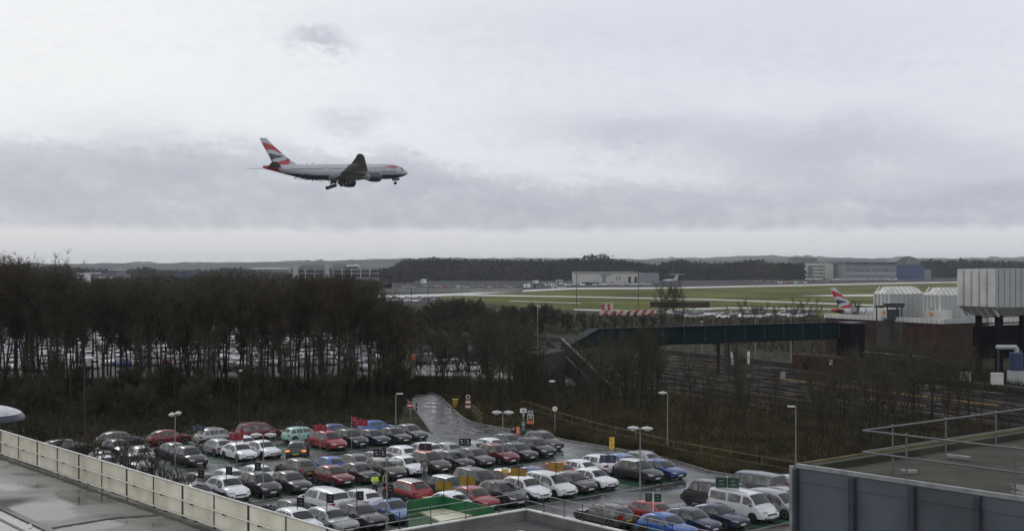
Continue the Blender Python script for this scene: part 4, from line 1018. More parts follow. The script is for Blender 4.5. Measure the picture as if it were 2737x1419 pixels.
for y_,x_,row,pc,k_ in OV[96:]:
    me=FC[k_]; a=R(-50 if row%2 else 130); co,si=math.cos(a),math.sin(a); vs=[(x_+v.co.x*co-v.co.y*si,y_+v.co.x*si+v.co.y*co,.03+v.co.z) for v in me.vertices]
    o_=len(mb.v); mb.v+=vs
    for q in me.polygons: mb.f.append(tuple(i+o_ for i in q.vertices)); mb.m.append(sl_.index(pc) if q.material_index==0 else len(sl_)+q.material_index-1)
tag(mb.build('distant_parked_cars',[PAINT[t] for t in sl_]+['glass','tyre'],smooth=True,ang=30),kind='stuff')
for i,(px,py,k,pc,lab) in enumerate([(1195,985,'van','white','white van between two slim bare trees in the side yard'),(1222,981,'van','white','second white van just right of the slim bare trees in the side yard'),(1262,984,'hatch','white','white car right of the white vans in the side yard'),(1285,943,'van','midblue','blue and white van standing beyond the side yard near the tracks'),(1352,985,'hatch','silver','silver car behind the big forked tree in the side yard'),(1400,1003,'hatch','white','white car between the forked tree and the bridge stairs'),(1150,966,'van','grey','grey van by the orange barrier at the side yard')]):
    x,y=G(px,py+7); put_far(x,y,R(30+40*(i%3)),k,pc,lab,None)
for o in list(CARP.values()):
    for c_3 in KID.get(o.name,[]):
        for g_ in KID.get(c_3.name,[]): bpy.data.objects.remove(g_)
        bpy.data.objects.remove(c_3)
    bpy.data.objects.remove(o)
# ================================================================ lamps
def lamp(base,hgt,kind,label,rz=0,col_='steel',hs=1.0):
    x,y=base; o=empty('street_lamp',(x,y,0),rz,label,'street lamp','lamp posts around the car park')
    mb=MB(); mb.tube((0,0,.015),(0,0,1.2),.075,n=8); mb.tube((0,0,1.2),(0,0,hgt),.05,.035,8); mb.build('pole',col_,o,smooth=True)
    def head(s,off):
        hb=MB(); hb.ell((s*off,0,hgt+.03),(.46*hs,.20*hs,.15*hs),14,8); hb.tube((s*off,0,hgt+.14*hs),(s*off,0,hgt+.25*hs),.03,n=6); h=hb.build('lamp_head','lamphead',o,smooth=True)
        bb_=MB(); bb_.ell((s*off*1.05,0,hgt-.10*hs),(.24*hs,.13*hs,.08*hs),12,6); bb_.build('bowl','hlamp',h,smooth=True)
    if kind=='double':
        ab=MB(); ab.tube((-.5,0,hgt),(.5,0,hgt),.03,n=6); ab.build('cross_arm',col_,o)
        head(-1,.52); head(1,.52)
    elif kind=='single': 
        ab=MB(); ab.tube((0,0,hgt-.02),(.45,0,hgt+.03),.03,n=6); ab.build('cross_arm',col_,o); head(1,.45)
    else:
        ab=MB(); ab.tube((0,0,hgt-.02),(.3,0,hgt+.02),.03,n=6); ab.build('cross_arm',col_,o)
        hb=MB(); hb.box((.38,0,hgt+.04),(.62,.24,.12)); hb.build('lamp_head','lamphead',o)
    return o
def gb_(px,py): return G(px,py)
lamp(G(704,1332),4.75,'double','double headed lamp post standing between the white pair and dark grey cars on the left',R(8))
lamp(G(1344,1241),4.55,'double','double headed lamp post near the centre, in front of the maroon hatchback',R(-4))
lamp(G(1711,1327),5.15,'double','double headed lamp post right of centre, beside the black car with white roof',R(-14))
lamp((at(1034,79),79),5.0,'double','near double headed lamp post rising in front of the bronze off-roader',R(-16))
lamp((at(1058,122.5),122.5),4.75,'box','single box headed lamp post at the right end of the far row',0)
lamp((at(468,106),106),4.75,'double','short armed lamp post behind the left shrubs near the red hatchback',R(75))
lamp((at(226,118),118),8.6,'single','tall single lamp post in front of the left wood',R(20),'darksteel')
lamp((at(641,132),132),6.2,'box','thin dark lamp post against the left wood',R(90),'darksteel')
lamp((at(1784,116.6),116.6),5.45,'single','single headed lamp post on the scrub verge beyond the timber fence',R(176),hs=.9)
lamp((at(2127,104),104),5.6,'box','slim lamp post with small bright head behind the blue grey building corner',R(172))
lamp((at(1487,133),133),5.0,'single','single headed lamp post behind the round speed sign',R(178),'darksteel',.8)
for px,Y,h,l in ((1437,260,9,'thin pale mast left of the footbridge end among the bare trees'),(1876,240,6.6,'thin pale mast beside the tracks left of the bridge legs'),(2019,232,8,'tall pale mast by the tracks beneath the footbridge'),(2114,226,8.4,'pale mast before the arched brick wall'),(1099,400,10,'thin mast left of the pair beyond the wood edge'),(1144,380,10,'thin mast right of the pair beyond the wood edge'),(1541,520,14,'dark thin mast standing against the airfield grass on the left'),(1706,500,15,'dark thin mast standing against the airfield grass on the right')):
    o=empty('mast',(at(px,Y),Y,0),0,l,'mast'); b=MB(); b.tube((0,0,0),(0,0,h),.10 if Y<400 else .16,.06 if Y<400 else .12,6); b.build('pole','steel' if Y<300 else 'darksteel',o); b=MB(); b.box((.0,0,h+.04),(.7,.25,.12)); b.build('lamp_head','lamphead' if Y<300 else 'darksteel',o)
# ================================================================ signs
def boards(px,py,z,n,sz,m,label,rz=0,gap=.08,pole='steel',group=None,lift=None,marks=True,mk='steel'):
    Y=(CH-z)*F/(py-CY); x=at(px,Y); o=empty('sign_post',(x,Y,0),rz,label,'sign',group)
    w_,h_=sz; b=MB(); b.tube((0,0.03,.015),(0,0.03,z+h_/2+.12),.03,n=6); b.build('post',pole,o)
    for i in range(n):
        xx=(i-(n-1)/2)*(w_+gap) if n>1 else (w_/2+.03)*(-1 if gap<0 else 1)
        b=MB(); b.box((xx,0,z),(w_,.03,h_)); bo=b.build('board',m,o)
        if marks:
            b=MB()
            for s,(a,c) in ((-1,(0,0)),): 
                b.box((xx-.02,s*.020,z+h_*.20),(w_*.34,.006,h_*.10)); b.box((xx+.02,s*.020,z-h_*.14),(w_*.42,.006,h_*.07))
            b.build('print',mk,bo)
    return o
for px,py,l in ((632,1167,'pair of red boards above the white cars at left'),(855,1143,'pair of red boards behind the bright red tall hatchback'),(965,1129,'pair of red boards behind the far row of black cars')):
    boards(px,py,2.45,2,(.62,.62),'redsign',l,R(-6),.03)
b=boards(940,1121,3.1,1,(.5,.5),'redsign','small red arrow board left of the red pair at the far row',R(20),.02)
for px,py,l in ((1186,1297,'pair of mustard boards in front of the pale topped dark small car'),(1249,1284,'pair of mustard boards behind the red hatchback'),(1386,1261,'pair of mustard boards between the red small car and the white off-roader'),(1486,1246,'pair of mustard boards in front of the orange red hatchback')):
    boards(px,py,2.3,2,(.56,.60),'yellow',l,R(-12),.05,'darksteel',mk='rust')
boards(1342,1258,1.9,1,(.5,.3),'yellow2','small amber board left of the red small car',0,.02,'darksteel')
for px,py,l in ((1015,1211,'pair of black boards behind the dark bronze off-roader'),(1137,1194,'pair of black boards with red print behind the red roofed car'),(1243,1181,'pair of black boards between the silver cars right of the access road')):
    boards(px,py,2.25,2,(.50,.62),'blacksign',l,R(-10),.06,mk='redsign' if 'red print' in l else 'white')
for px,py,l,z in ((529,1266,'black board over the grey estate with black tailgate',2.1),(604,1257,'black board over the second car of the middle row at left',2.2),(681,1246,'black board over the white hatchback with black tailgate',2.2),(794,1341,'black board over the black estate by the cream parapet',2.1),(873,1331,'black board with white print over the white pickup',2.2),(953,1323,'black board over the white hatchback beside the pickup',2.2),(1033,1305,'black board hung on the near double lamp post',2.0)):
    boards(px,py,z,1,(.46,.60),'blacksign',l,R(-10),.02,'darksteel')
boards(1625,1226,2.3,2,(.62,.60),'bluesign','slate blue board pair in front of the white off-roader on the right',R(-12),.02,'darksteel')
boards(529,1144,2.5,2,(.62,.5),'bluesign','slate blue board pair left of the silver off-roader by the wood',R(-8),.02)
boards(801,1133,2.6,2,(.55,.4),'blacksign','small dark board pair above the mint green car',R(-8),.02)
boards(1746,1329,2.2,2,(.46,.55),'greensign','pair of green boards above the red hatchback at bottom right',R(-14),.14,'white')
boards(1944,1290,2.3,2,(.8,.75),'greensign','pair of green boards in front of the grey green van',R(-14),.03,'white')
boards(1643,1184,1.5,1,(.46,1.1),'yellow2','tall narrow yellow notice on the verge beyond the parking bays',0,-.1,'darksteel')
# round and roadside signs
def disc(px,py,z,rad,label,faces,Yf=None,pole_off=0):
    Y=Yf or (CH-z)*F/(py-CY); x=at(px,Y); z=zof(py,Y) if Yf else z; o=empty('round_sign',(x,Y,0),0,label,'sign')
    b=MB(); b.tube((0,.05,.015),(0,.05,z),.035,n=6); b.build('post','steel',o)
    for i,(r_,m_) in enumerate(faces):
        b=MB(); b.tube((0,-.012*i,z),(0,-.012*i-.02,z),r_,n=24); b.build('sign_face' if i==0 else 'inner_face',m_,o)
    return o,z
o,z=disc(1097,1083,1.75,.40,'round red no entry sign with white bar at the mouth of the access road',((.40,'white'),(.375,'redsign'))); b=MB(); b.box((0,-.04,z),(.55,.012,.13)); b.build('white_bar','white',o)
o,z=disc(1483,1092,2.7,.30,'round white speed sign with dark ring beside the timber fence',((.30,'redsign'),(.25,'white')),Yf=127); b=MB(); b.box((-.06,-.03,z),(.05,.012,.2)); b.box((.06,-.03,z),(.05,.012,.2)); b.build('numeral','trim',o)
x,y=G(1113,1099); o=empty('bollard',(x,y,0),0,'black and yellow bollard beside the no entry sign','bollard'); b=MB(); b.tube((0,0,.02),(0,0,1.0),.10,n=10); b.build('post','dark',o); b=MB(); b.tube((0,0,.5),(0,0,.62),.108,n=10); b.build('band','yellow2',o)
x,y=G(1217,1091); o=empty('salt_bin',(x,y,0),0,'yellow cabinet by the trees beside the access road','cabinet'); b=MB(); b.box((0,0,.56),(.62,.45,1.08)); b.build('body','yellow',o); b=MB(); b.box((0,0,1.13),(.68,.5,.06)); b.build('lid','yellow2',o)
x,y=G(1251,1100); o=empty('road_marker',(x,y,0),0,'stack of red and white marker boards with round sign on top beside the road','sign')
for i,(m_,h0) in enumerate((('redsign',.18),('white',.50),('redsign',.82),('white',1.08),('redsign',1.30))): b=MB(); b.box((0,0,h0+.1),(.60,.10,.28 if i<4 else .22)); b.build('board',m_,o)
b=MB(); b.tube((-.2,.08,.02),(-.2,.08,1.9),.03,n=6); b.tube((.2,.08,.02),(.2,.08,1.5),.03,n=6); b.build('post','steel',o)
b=MB(); b.tube((0,.0,1.78),(0,-.03,1.78),.26,n=20); b.build('round_face','white',o); b=MB(); b.tube((0,-.035,1.78),(0,-.05,1.78),.19,n=20); b.build('inner_face','darksteel',o)
# green totem, its white board, orange notice, framed poster board
x,y=G(1399,1160); o=empty('totem_sign',(x,y,0),0,'dark green totem with white lettering marks and a white board on top','sign')
b=MB(); b.box((0,0,.72),(.58,.16,1.4)); b.build('totem_body','greensign',o)
for i,(w_,z_) in enumerate(((.30,1.22),(.36,1.05),(.22,.88),(.26,.62),(.10,.40))): b=MB(); b.box((-.03*(i%2),-.085,z_),(w_,.01,.06)); b.build('print','white',o)
b=MB(); b.tube((0,0,1.4),(0,0,2.3),.05,n=8); b.build('post','steel',o); b=MB(); b.box((0,0,2.02),(.20,.12,.30)); b.build('junction_box','greyclad',o)
b=MB(); b.box((-.02,0,2.45),(.66,.05,.46)); bo=b.build('board','white',o); b=MB(); b.box((-.02,-.03,2.5),(.4,.01,.08)); b.box((.03,-.03,2.36),(.3,.01,.06)); b.build('print','darksteel',bo)
x,y=G(1384,1161); o=empty('notice_board',(x,y,0),0,'narrow orange notice board left of the green totem','sign'); b=MB(); b.prism([(-.19,-.04),(.19,-.04),(.19,.04),(-.19,.04)],.06,.84); bo=b.build('board','orange',o)
b=MB(); b.box((0,-.045,.62),(.2,.01,.06)); b.box((0,-.045,.40),(.08,.01,.20)); b.box((0,-.045,.22),(.2,.01,.05)); b.build('print','white',bo); b=MB(); b.tube((-.15,0,.0),(-.15,0,.08),.02,n=5); b.tube((.15,0,0),(.15,0,.08),.02,n=5); b.build('leg','darksteel',o)
Yb=126; o=empty('poster_board',(at(1418,Yb),Yb,0),0,'framed black and orange poster board right of the green totem','sign')
zc=zof(1120,Yb); b=MB(); b.box((0,0,zc),(.62,.05,.92)); b.build('frame','white',o); b=MB(); b.box((0,-.03,zc+.12),(.52,.03,.58)); b.build('poster','blacksign',o); b=MB(); b.box((0,-.03,zc-.32),(.52,.03,.26)); b.build('poster_foot','orange',o)
b=MB(); b.box((0,-.05,zc+.28),(.3,.01,.05)); b.box((0,-.05,zc+.16),(.36,.01,.06)); b.build('print','white',o); b=MB(); b.box((0,-.05,zc-.02),(.34,.01,.10)); b.build('print','yellow',o)
b=MB(); b.box((-.02,0,zc+.70),(.58,.05,.40)); bo=b.build('top_board','greyclad',o); b=MB(); b.box((0,-.03,zc+.74),(.4,.01,.05)); b.box((0,-.03,zc+.64),(.3,.01,.05)); b.build('print','darksteel',bo)
b=MB(); b.tube((-.25,.05,0),(-.25,.05,zc+.8),.03,n=6); b.build('post','darksteel',o); b=MB(); b.tube((.25,.05,0),(.25,.05,zc+.8),.03,n=6); b.build('post','darksteel',o)
# trolley frame beside the maroon people carrier
x,y=G(729,1182); o=empty('trolley_frame',(x,y,0),R(-20),'thin pale metal frame standing behind the maroon people carrier','frame')
b=MB(); 
for s in (-.3,.3): b.tube((s,0,.02),(s,0,1.1),.025,n=6)
b.tube((-.3,0,1.1),(.3,0,1.1),.025,n=6); b.tube((-.3,0,.6),(.3,0,.6),.02,n=6); b.build('tube_frame','steel',o)
# cone by the person
x,y=G(1006,1343); o=empty('traffic_cone',(x,y,.02),0,'small orange cone behind the person in yellow jacket','traffic cone'); b=MB(); b.box((0,0,.02),(.36,.36,.04)); b.build('base','trim',o); b=MB(); b.tube((0,0,.04),(0,0,.6),.14,.03,12); b.build('cone','orange',o); b=MB(); b.tube((0,0,.30),(0,0,.42),.10,.078,12); b.build('band','white',o)
# ================================================================ fences
def rail_fence(pts,label,rails=(.55,1.05),m='timber',step=2.4,name='timber_fence',hp=1.2,cat='fence',w=.05,h=.12):
    P_=[Vector((p[0],p[1],0)) for p in pts]; o=empty(name,tuple(P_[0]),0,label,cat); off=P_[0]
    for z in rails:
        b=MB()
        for a,c in zip(P_,P_[1:]): b.bar(a-off+Vector((0,0,z)),c-off+Vector((0,0,z)),w,h)
        b.build('rail',m,o)
    for a,c in zip(P_,P_[1:]):
        L_=(c-a).length; n=max(1,int(L_/step))
        for i in range(n): q=a.lerp(c,i/n)-off; b=MB(); b.box((q.x,q.y,hp/2),(.11,.11,hp)); b.build('post',m,o)
    return o
fp=[(1395,1095),(1500,1131),(1595,1160),(1700,1185),(1800,1212),(2124,1271),(2400,1322)]
rail_fence([G(*p) for p in fp],'long two rail timber fence running along the verge between car park and railway',rails=(.5,1.15),step=3.0,hp=1.25)
rail_fence([G(1261,1112),G(1290,1140)],'short broken three rail timber fence beside the access road',rails=(.35,.85,1.35),step=1.8,hp=1.4,h=.16)
rail_fence([tuple(RC(38,113.8)[:2]),tuple(RC(56,113.8)[:2]),tuple(RC(66,110.0)[:2]),tuple(RC(75,107.5)[:2])],'grey rail fence between the far row of cars and the left wood',rails=(.5,1.1),m='darksteel',step=3.0,name='rail_fence',hp=1.15,w=.05,h=.06)
# ================================================================ people
def skin_obj(name,verts,edges,m,parent,root=0,sub=2):
    me=bpy.data.meshes.new(name); me.from_pydata([v[:3] for v in verts],edges,[]); o=bpy.data.objects.new(name,me); col.objects.link(o)
    me.materials.append(M[m]); sk=o.modifiers.new('skin','SKIN'); 
    lay=me.skin_vertices[0].data if me.skin_vertices else None
    for i,v in enumerate(verts):
        lay[i].radius=(v[3],v[4] if len(v)>4 else v[3]); lay[i].use_root=(i==root)
    sk.use_smooth_shade=True; ss=o.modifiers.new('sub','SUBSURF'); ss.levels=1; ss.render_levels=sub
    # bake to a plain mesh
    dg=bpy.context.evaluated_depsgraph_get(); m2=bpy.data.meshes.new_from_object(o.evaluated_get(dg)); o.modifiers.clear(); o.data=m2; m2.name=name
    o.parent=parent; return o
def person(x,y,rz,top,legs,label,arms='down',lean=0,hood=False):
    o=empty('person',(x,y,.03),rz,label,'person')
    # body: pelvis, spine, neck, head, legs, arms (facing -y)
    V=[(0,0,.95,.135,.10),(0,0,1.15,.14,.10),(0,.01,1.38,.17,.105),(0,0,1.52,.055,.055),(0,-.01,1.60,.06,.07),(0,-.02,1.69,.078,.098),(0,-.015,1.775,.05,.06)]
    E_=[(0,1),(1,2),(2,3),(3,4),(4,5),(5,6)]
    for s in (-1,1):
        b0=len(V); V+=[(s*.10,0,.88,.085),(s*.12,-.02*s,.50,.062),(s*.13,.02,.10,.042),(s*.135,-.12,.045,.035)]; E_+=[(0,b0),(b0,b0+1),(b0+1,b0+2),(b0+2,b0+3)]
        a0=len(V)
        if arms=='front': V+=[(s*.20,0,1.42,.058),(s*.25,-.02,1.15,.045),(s*.12,-.24,1.16,.032),(s*.05,-.29,1.18,.028)]
        else: V+=[(s*.20,0,1.42,.058),(s*.25,.02,1.14,.045),(s*.25,-.06,.90,.032),(s*.245,-.08,.80,.028)]
        E_+=[(2,a0),(a0,a0+1),(a0+1,a0+2),(a0+2,a0+3)]
    body=skin_obj('body',V,E_,'skin',o)
    hm=MB()
    for s in (-1,1):      # five fingers of uneven length rooted in each palm
        base=Vector((s*.05,-.30,1.17)) if arms=='front' else Vector((s*.245,-.085,.79)); d=Vector((-s*.5,-.5,-.3)).normalized() if arms=='front' else Vector((0,-.12,-1)).normalized()
        for k,ln_ in enumerate((.062,.072,.068,.055)):
            q=base+Vector((0,(k-1.5)*.018,0)); e=q+d*ln_; hm.tube(q,q.lerp(e,.5),.009,.008,6); hm.tube(q.lerp(e,.5),e+Vector((0,-.012,0)),.008,.006,6)
        hm.tube(base+Vector((0,-.03,.02)),base+Vector((-s*.03,-.06,-.01)),.010,.008,6)
    hm.build('fingers','skin',body,smooth=True)
    fm=MB(); fm.ell((0,-.118,1.685),(.014,.02,.022),8,6); fm.build('nose','skin',body,smooth=True)
    fm=MB(); fm.ell((-.03,-.105,1.71),(.012,.008,.007),8,5); fm.ell((.03,-.105,1.71),(.012,.008,.007),8,5); fm.build('eyes','trim',body)
    fm=MB(); fm.box((0,-.108,1.645),(.045,.008,.010)); fm.build('mouth','redsign',body)
    hr=MB(); hr.ell((0,.012,1.735),(.088,.108,.092),16,10,0,0,.62); hr.build('hair','hair',o,smooth=True)
    J=[(0,0,.93,.165,.125),(0,0,1.15,.175,.13),(0,.01,1.38,.195,.13),(0,0,1.50,.085,.08)]; Ej=[(0,1),(1,2),(2,3)]
    for s in (-1,1):
        a0=len(J)
        if arms=='front': J+=[(s*.21,0,1.42,.082),(s*.265,-.02,1.15,.068),(s*.14,-.22,1.16,.052)]
        else: J+=[(s*.21,0,1.42,.082),(s*.265,.02,1.14,.068),(s*.262,-.055,.92,.05)]
        Ej+=[(2,a0),(a0,a0+1),(a0+1,a0+2)]
    jk=skin_obj('jacket',J,Ej,top,o)
    if top=='hivis':
        for z_ in (1.0,1.2):
            b=MB(); n=20; b.loft([[(.0+ (.262 if z_>1.1 else .25)*math.cos(2*math.pi*i/n)*.86,.175*math.sin(2*math.pi*i/n),zz) for i in range(n)] for zz in (z_,z_+.05)],cap=False); b.build('reflective_band','silverband',jk)
    Tt=[(0,0,.93,.15,.115)]; Et=[]
    for s in (-1,1):
        b0=len(Tt); Tt+=[(s*.105,0,.84,.108),(s*.12,-.02*s,.50,.082),(s*.13,.02,.12,.066)]; Et+=[(0,b0),(b0,b0+1),(b0+1,b0+2)]
    skin_obj('trousers',Tt,Et,legs,o)
    sh=MB()
    for s in (-1,1): sh.ell((s*.135,-.06,.045),(.055,.15,.05),10,6)
    sh.build('shoes','trim',o,smooth=True)
    if lean: o.rotation_euler=(lean,0,rz)
    return o
x,y=G(1002,1327); person(x,y,R(25),'hivis','darkcloth','person in bright yellow jacket and dark trousers standing with hands held in front',arms='front')
x,y=G(1030,1322); person(x,y,R(-20),'darkcloth','darkcloth','person in dark clothes with yellow straps standing beside the near double lamp post')
st_=MB()
p_=[o for o in col.objects if o.get('label','').startswith('person in dark clothes')][0]
for s in (-.11,.11): st_.box((s,-.16,1.22),(.045,.02,.48)); 
st_.build('yellow_strap','hivis',p_)
x,y=G(1134,1287); person(x,y,R(170),'greycloth','greycloth','person in a pale grey coat walking in the lane behind the red off-roader')
x,y=G(1369,1187); person(x,y,R(150),'darkcloth','darkcloth','person in black leaning over the slate grey car near the double lamp',arms='front',lean=R(10))
# ================================================================ footbridge
BP=Vector((at(1950,195),195,0))
def bs(px,off=Vector((0,0,0))):
    o_=BP+off; k=(px-CX)/F; s=(k*o_.y-o_.x)/(TN.x-k*TN.y); return o_+TN*s
fbx=empty('footbridge',tuple(BP),0,'dark teal enclosed footbridge on twin legs crossing the railway tracks','footbridge')
def chp(mb,name,m,o,**k):
    mb.v=[(v[0]-o.location.x,v[1]-o.location.y,v[2]-o.location.z) for v in mb.v]; return mb.build(name,m,o,**k)
W2=TD*2.6; a=bs(1528); c=bs(2243)
mb=MB(); a2=a+TN*4.5
prof=[(a,5.5),(a+TN*0,5.9),(a2,8.0),(c,8.0),(c,5.5)]
vs=[Vector((p.x,p.y,z)) for p,z in prof]+[Vector((p.x,p.y,z))+W2 for p,z in prof]
mb.add(vs,[(4,3,2,1,0)[::-1],(5,6,7,8,9)[::-1],(0,5,9,4),(1,0,5,6)[::-1],(2,1,6,7)[::-1],(3,2,7,8)[::-1],(4,3,8,9)[::-1]]); chp(mb,'side_panel','teal',fbx)
L_=(c-a2).length; n=12
for i in range(n+1):
    p=a2+TN*(L_*i/n)-TD*.03; mb=MB(); mb.bar(p+Vector((0,0,5.55)),p+Vector((0,0,7.95)),.12,.10); chp(mb,'rib','darksteel',fbx)
mb=MB(); mb.bar(a2-TD*.12+Vector((0,0,8.05)),c-TD*.12+Vector((0,0,8.05)),.22,.10); chp(mb,'roof_edge','steel' if 0 else 'teal',fbx)
mb=MB(); mb.bar(a2-TD*.10+Vector((0,0,8.13)),bs(1745)-TD*.10+Vector((0,0,8.13)),.26,.05); chp(mb,'roof_edge','fin',fbx)
mb=MB(); mb.bar(a-TD*.12+Vector((0,0,5.42)),c-TD*.12+Vector((0,0,5.42)),.3,.2); chp(mb,'beam','dark',fbx)
for px in (1941,1967):
    p=bs(px); mb=MB(); mb.bar(p+Vector((0,0,0)),p+Vector((0,0,5.4)),.55,.55); chp(mb,'leg','darksteel',fbx)
    p=p+W2*.8; mb=MB(); mb.bar(p,p+Vector((0,0,5.4)),.45,.45); chp(mb,'leg','brick',fbx)
p=bs(1740); mb=MB(); mb.box((p.x,p.y+1.2,2.7),(2.2,2.2,5.4),rz=TA); chp(mb,'leg','bridgegrey',fbx)
# stairs
top=bs(1482); sx=-TD
def slab(o,name,m,pts,th,zs=None):
    pts=[Vector(p) for p in pts]; mb=MB(); n=len(pts); q=[p+th for p in pts]
    mb.add(pts+q,[tuple(range(n)),tuple(range(2*n-1,n-1,-1))]+[(i,n+i,n+(i+1)%n,(i+1)%n) for i in range(n)]); return chp(mb,name,m,o)
stp_=empty('bridge_stairs',tuple(top),0,'grey concrete stair flight with pale solid sides at the left end of the footbridge','stairs')
run=13.5
for off in (-1.3,1.1):
    b0=top+TN*off; pts=[b0+Vector((0,0,4.0)),b0+Vector((0,0,6.75)),b0+sx*run+Vector((0,0,1.1)),b0+sx*run+Vector((0,0,0)),b0+sx*(run*.85)+Vector((0,0,0))]
    slab(stp_,'stair_side','bridgegrey',pts,TN*.22)
    mb=MB(); mb.bar(b0+TN*.11+Vector((0,0,6.82)),b0+TN*.11+sx*run+Vector((0,0,1.17)),.34,.12); chp(mb,'handrail','parapet_side' if off>0 else 'bridgegrey',stp_)
mb=MB()
for i in range(26):
    p=top+TN*.05+sx*(run*i/26); mb.box((p.x,p.y,5.3*(1-i/26)),(2.2,run/26,.2),rz=TA)
chp(mb,'step','bridgegrey',stp_)
mb=MB(); p=top-TN*3.2+TD*.5; mb.box((p.x,p.y,2.8),(4.6,3.0,5.6),rz=TA); chp(mb,'landing','bridgegrey',stp_)
mb=MB(); p=top+TN*1.8+TD*1.4; mb.box((p.x,p.y,5.25),(6.8,2.4,.4),rz=TA); chp(mb,'landing','bridgegrey',stp_)
p0_=top-TN*3.2-TD*1.0
slab(stp_,'bank_wall','bridgegrey',[p0_-TN*2.3+Vector((0,0,0)),p0_-TN*2.3+Vector((0,0,5.0)),p0_+TN*1.6+Vector((0,0,5.6)),p0_+TN*1.6+Vector((0,0,0))],sx*5)
# lift tower at the right end
tw=bs(2274,TD*-.5); o=empty('lift_tower',tuple(tw),0,'near black tower at the right end of the footbridge against the brown brick building','tower')
mb=MB(); mb.box((tw.x,tw.y,4.1),(3.0,3.4,7.4),rz=TA); chp(mb,'shaft','dark',o); mb=MB(); mb.box((tw.x,tw.y,7.95),(3.3,3.7,.25),rz=TA); chp(mb,'cap','darksteel',o)
# ================================================================ brick plant building with white turrets
K0=Vector((at(2516,226),226,0)); ZB=6.8
bk=empty('brick_plant_building',tuple(K0),0,'brown brick plant building topped by a row of white blocks at right','building')
q=[K0,K0+TN*34,K0+TN*34+TD*31,K0+TD*31]; mb=MB(); mb.prism(ccw([(v.x,v.y) for v in q]),0,ZB,0,0); chp(mb,'wall','brick',bk)
for t0,t1,m_,z0,z1 in ((9.5,16.5,'brick2',1.2,ZB-.1),(4.5,5.6,'brickred',2,ZB-.2),(1.0,2.4,'brickred',1,ZB-.2),(18.5,22.5,'brick2',.2,2.9)):
    mb=MB(); A_=K0-TN*.04+TD*t0; B_=K0-TN*.04+TD*t1; mb.add([A_+Vector((0,0,z0)),B_+Vector((0,0,z0)),B_+Vector((0,0,z1)),A_+Vector((0,0,z1))],[(0,1,2,3)[::-1]]); mb.add([v+TN*.1 for v in [Vector(x) for x in mb.v]],[(0,1,2,3)]); chp(mb,'wall_panel',m_,bk)
t=0
while t<30.5:
    if not 11.2<t<14.6:
        mb=MB(); p=K0+TD*(t+.55)+TN*.35; mb.box((p.x,p.y,ZB+.42),(.8,1.0,.84),rz=TA); chp(mb,'parapet_block','whiteclad',bk)
    t+=1.17
t=1.2
while t<26:
    if t>12 or t<0: 
        mb=MB(); p=K0+TN*(t+.5)+TD*.35; mb.box((p.x,p.y,ZB+.42),(1.0,.8,.84),rz=TA); chp(mb,'parapet_block','whiteclad',bk)
    t+=1.17
mb=MB(); p=K0+TN*6.2+TD*.3; mb.box((p.x,p.y,ZB+.42),(11,.5,.8),rz=TA); chp(mb,'parapet','greyclad',bk)
mb=MB(); A_=K0+TN*8-TD*.06; B_=K0+TN*34-TD*.06; mb.add([A_+Vector((0,0,.1)),B_+Vector((0,0,.1)),B_+Vector((0,0,6.1)),A_+Vector((0,0,6.1))],[(0,1,2,3),(3,2,1,0)]); chp(mb,'undercroft_shade_sheet','dark',bk)  # flat dark sheet on the wall, painted shade behind the pillars
mb=MB(); mb.bar(K0+TN*12-TD*.1+Vector((0,0,ZB-.4)),K0+TN*30-TD*.1+Vector((0,0,ZB-.4)),.4,.3); chp(mb,'ledge','greyclad',bk)
mb=MB(); mb.bar(K0-TN*2.5+TD*.5+Vector((0,0,.75)),K0-TN*2.5+TD*24+Vector((0,0,.75)),.3,.12); chp(mb,'foot_rail','greyclad',bk)
def turret(cpx,Y,wl,wr,ztop,zr,label,z0=ZB):
    c=Vector((at(cpx,Y),Y,0)); o=empty('roof_plant_turret',(c.x,c.y,z0),0,label,'roof plant')
    def ring(ins,z): return [c+TD*ins+TN*ins+Vector((0,0,z)),c+TN*(wr-ins)+TD*ins+Vector((0,0,z)),c+TN*(wr-ins)+TD*(wl-ins)+Vector((0,0,z)),c+TD*(wl-ins)+TN*ins+Vector((0,0,z))]
    mb=MB(); mb.loft([ring(0,z0),ring(0,ztop)]); chp(mb,'wall',['greyclad'],o)
    mb=MB(); mb.loft([ring(-.05,ztop-.05),ring(1.5,zr)]); chp(mb,'sloped_roof','whiteclad',o)
    for i in range(int(wl/1.0)+1):      # round ribs on the left face and over the roof
        p=c+TD*min(i*1.0+.1,wl)-TN*.02; mb=MB(); mb.tube(p+Vector((0,0,z0)),p+Vector((0,0,ztop)),.22,n=8); mb.tube(p+Vector((0,0,ztop)),p+TN*1.5+Vector((0,0,zr)),.14,.1,6); chp(mb,'rib','whiteclad',o,smooth=True)
    for i in range(int(wr/1.25)+1):
        p=c+TN*min(i*1.25+.1,wr)-TD*.02; mb=MB(); mb.tube(p+Vector((0,0,z0)),p+Vector((0,0,ztop)),.05,n=5); mb.tube(p+Vector((0,0,ztop+.02)),p+TD*1.5+Vector((0,0,zr+.02)),.07,n=5); chp(mb,'seam','greyclad',o)
    mb=MB(); p=c+TD*(wl*.45)-TN*.28; mb.box((p.x,p.y,z0+(ztop-z0)*.42),(.1,.55,.6),rz=TA); chp(mb,'vent','dark',o)
    for i in range(4):
        p=c+TN*(1.7+i*.6)+TD*2.0; mb=MB(); mb.tube(p+Vector((0,0,zr-.3)),p+Vector((0,0,zr+1.0)),.03,n=5); chp(mb,'roof_rail','steel',o)
    mb=MB(); p=c+TN*1.7+TD*2; mb.tube(p+Vector((0,0,zr+.95)),p+TN*4+Vector((0,0,zr+.95)),.03,n=5); chp(mb,'roof_rail','steel',o)
    return o
turret(2377,243,4.2,9.6,11.9,13.3,'left white ribbed turret with sloped roof on the brick plant building')
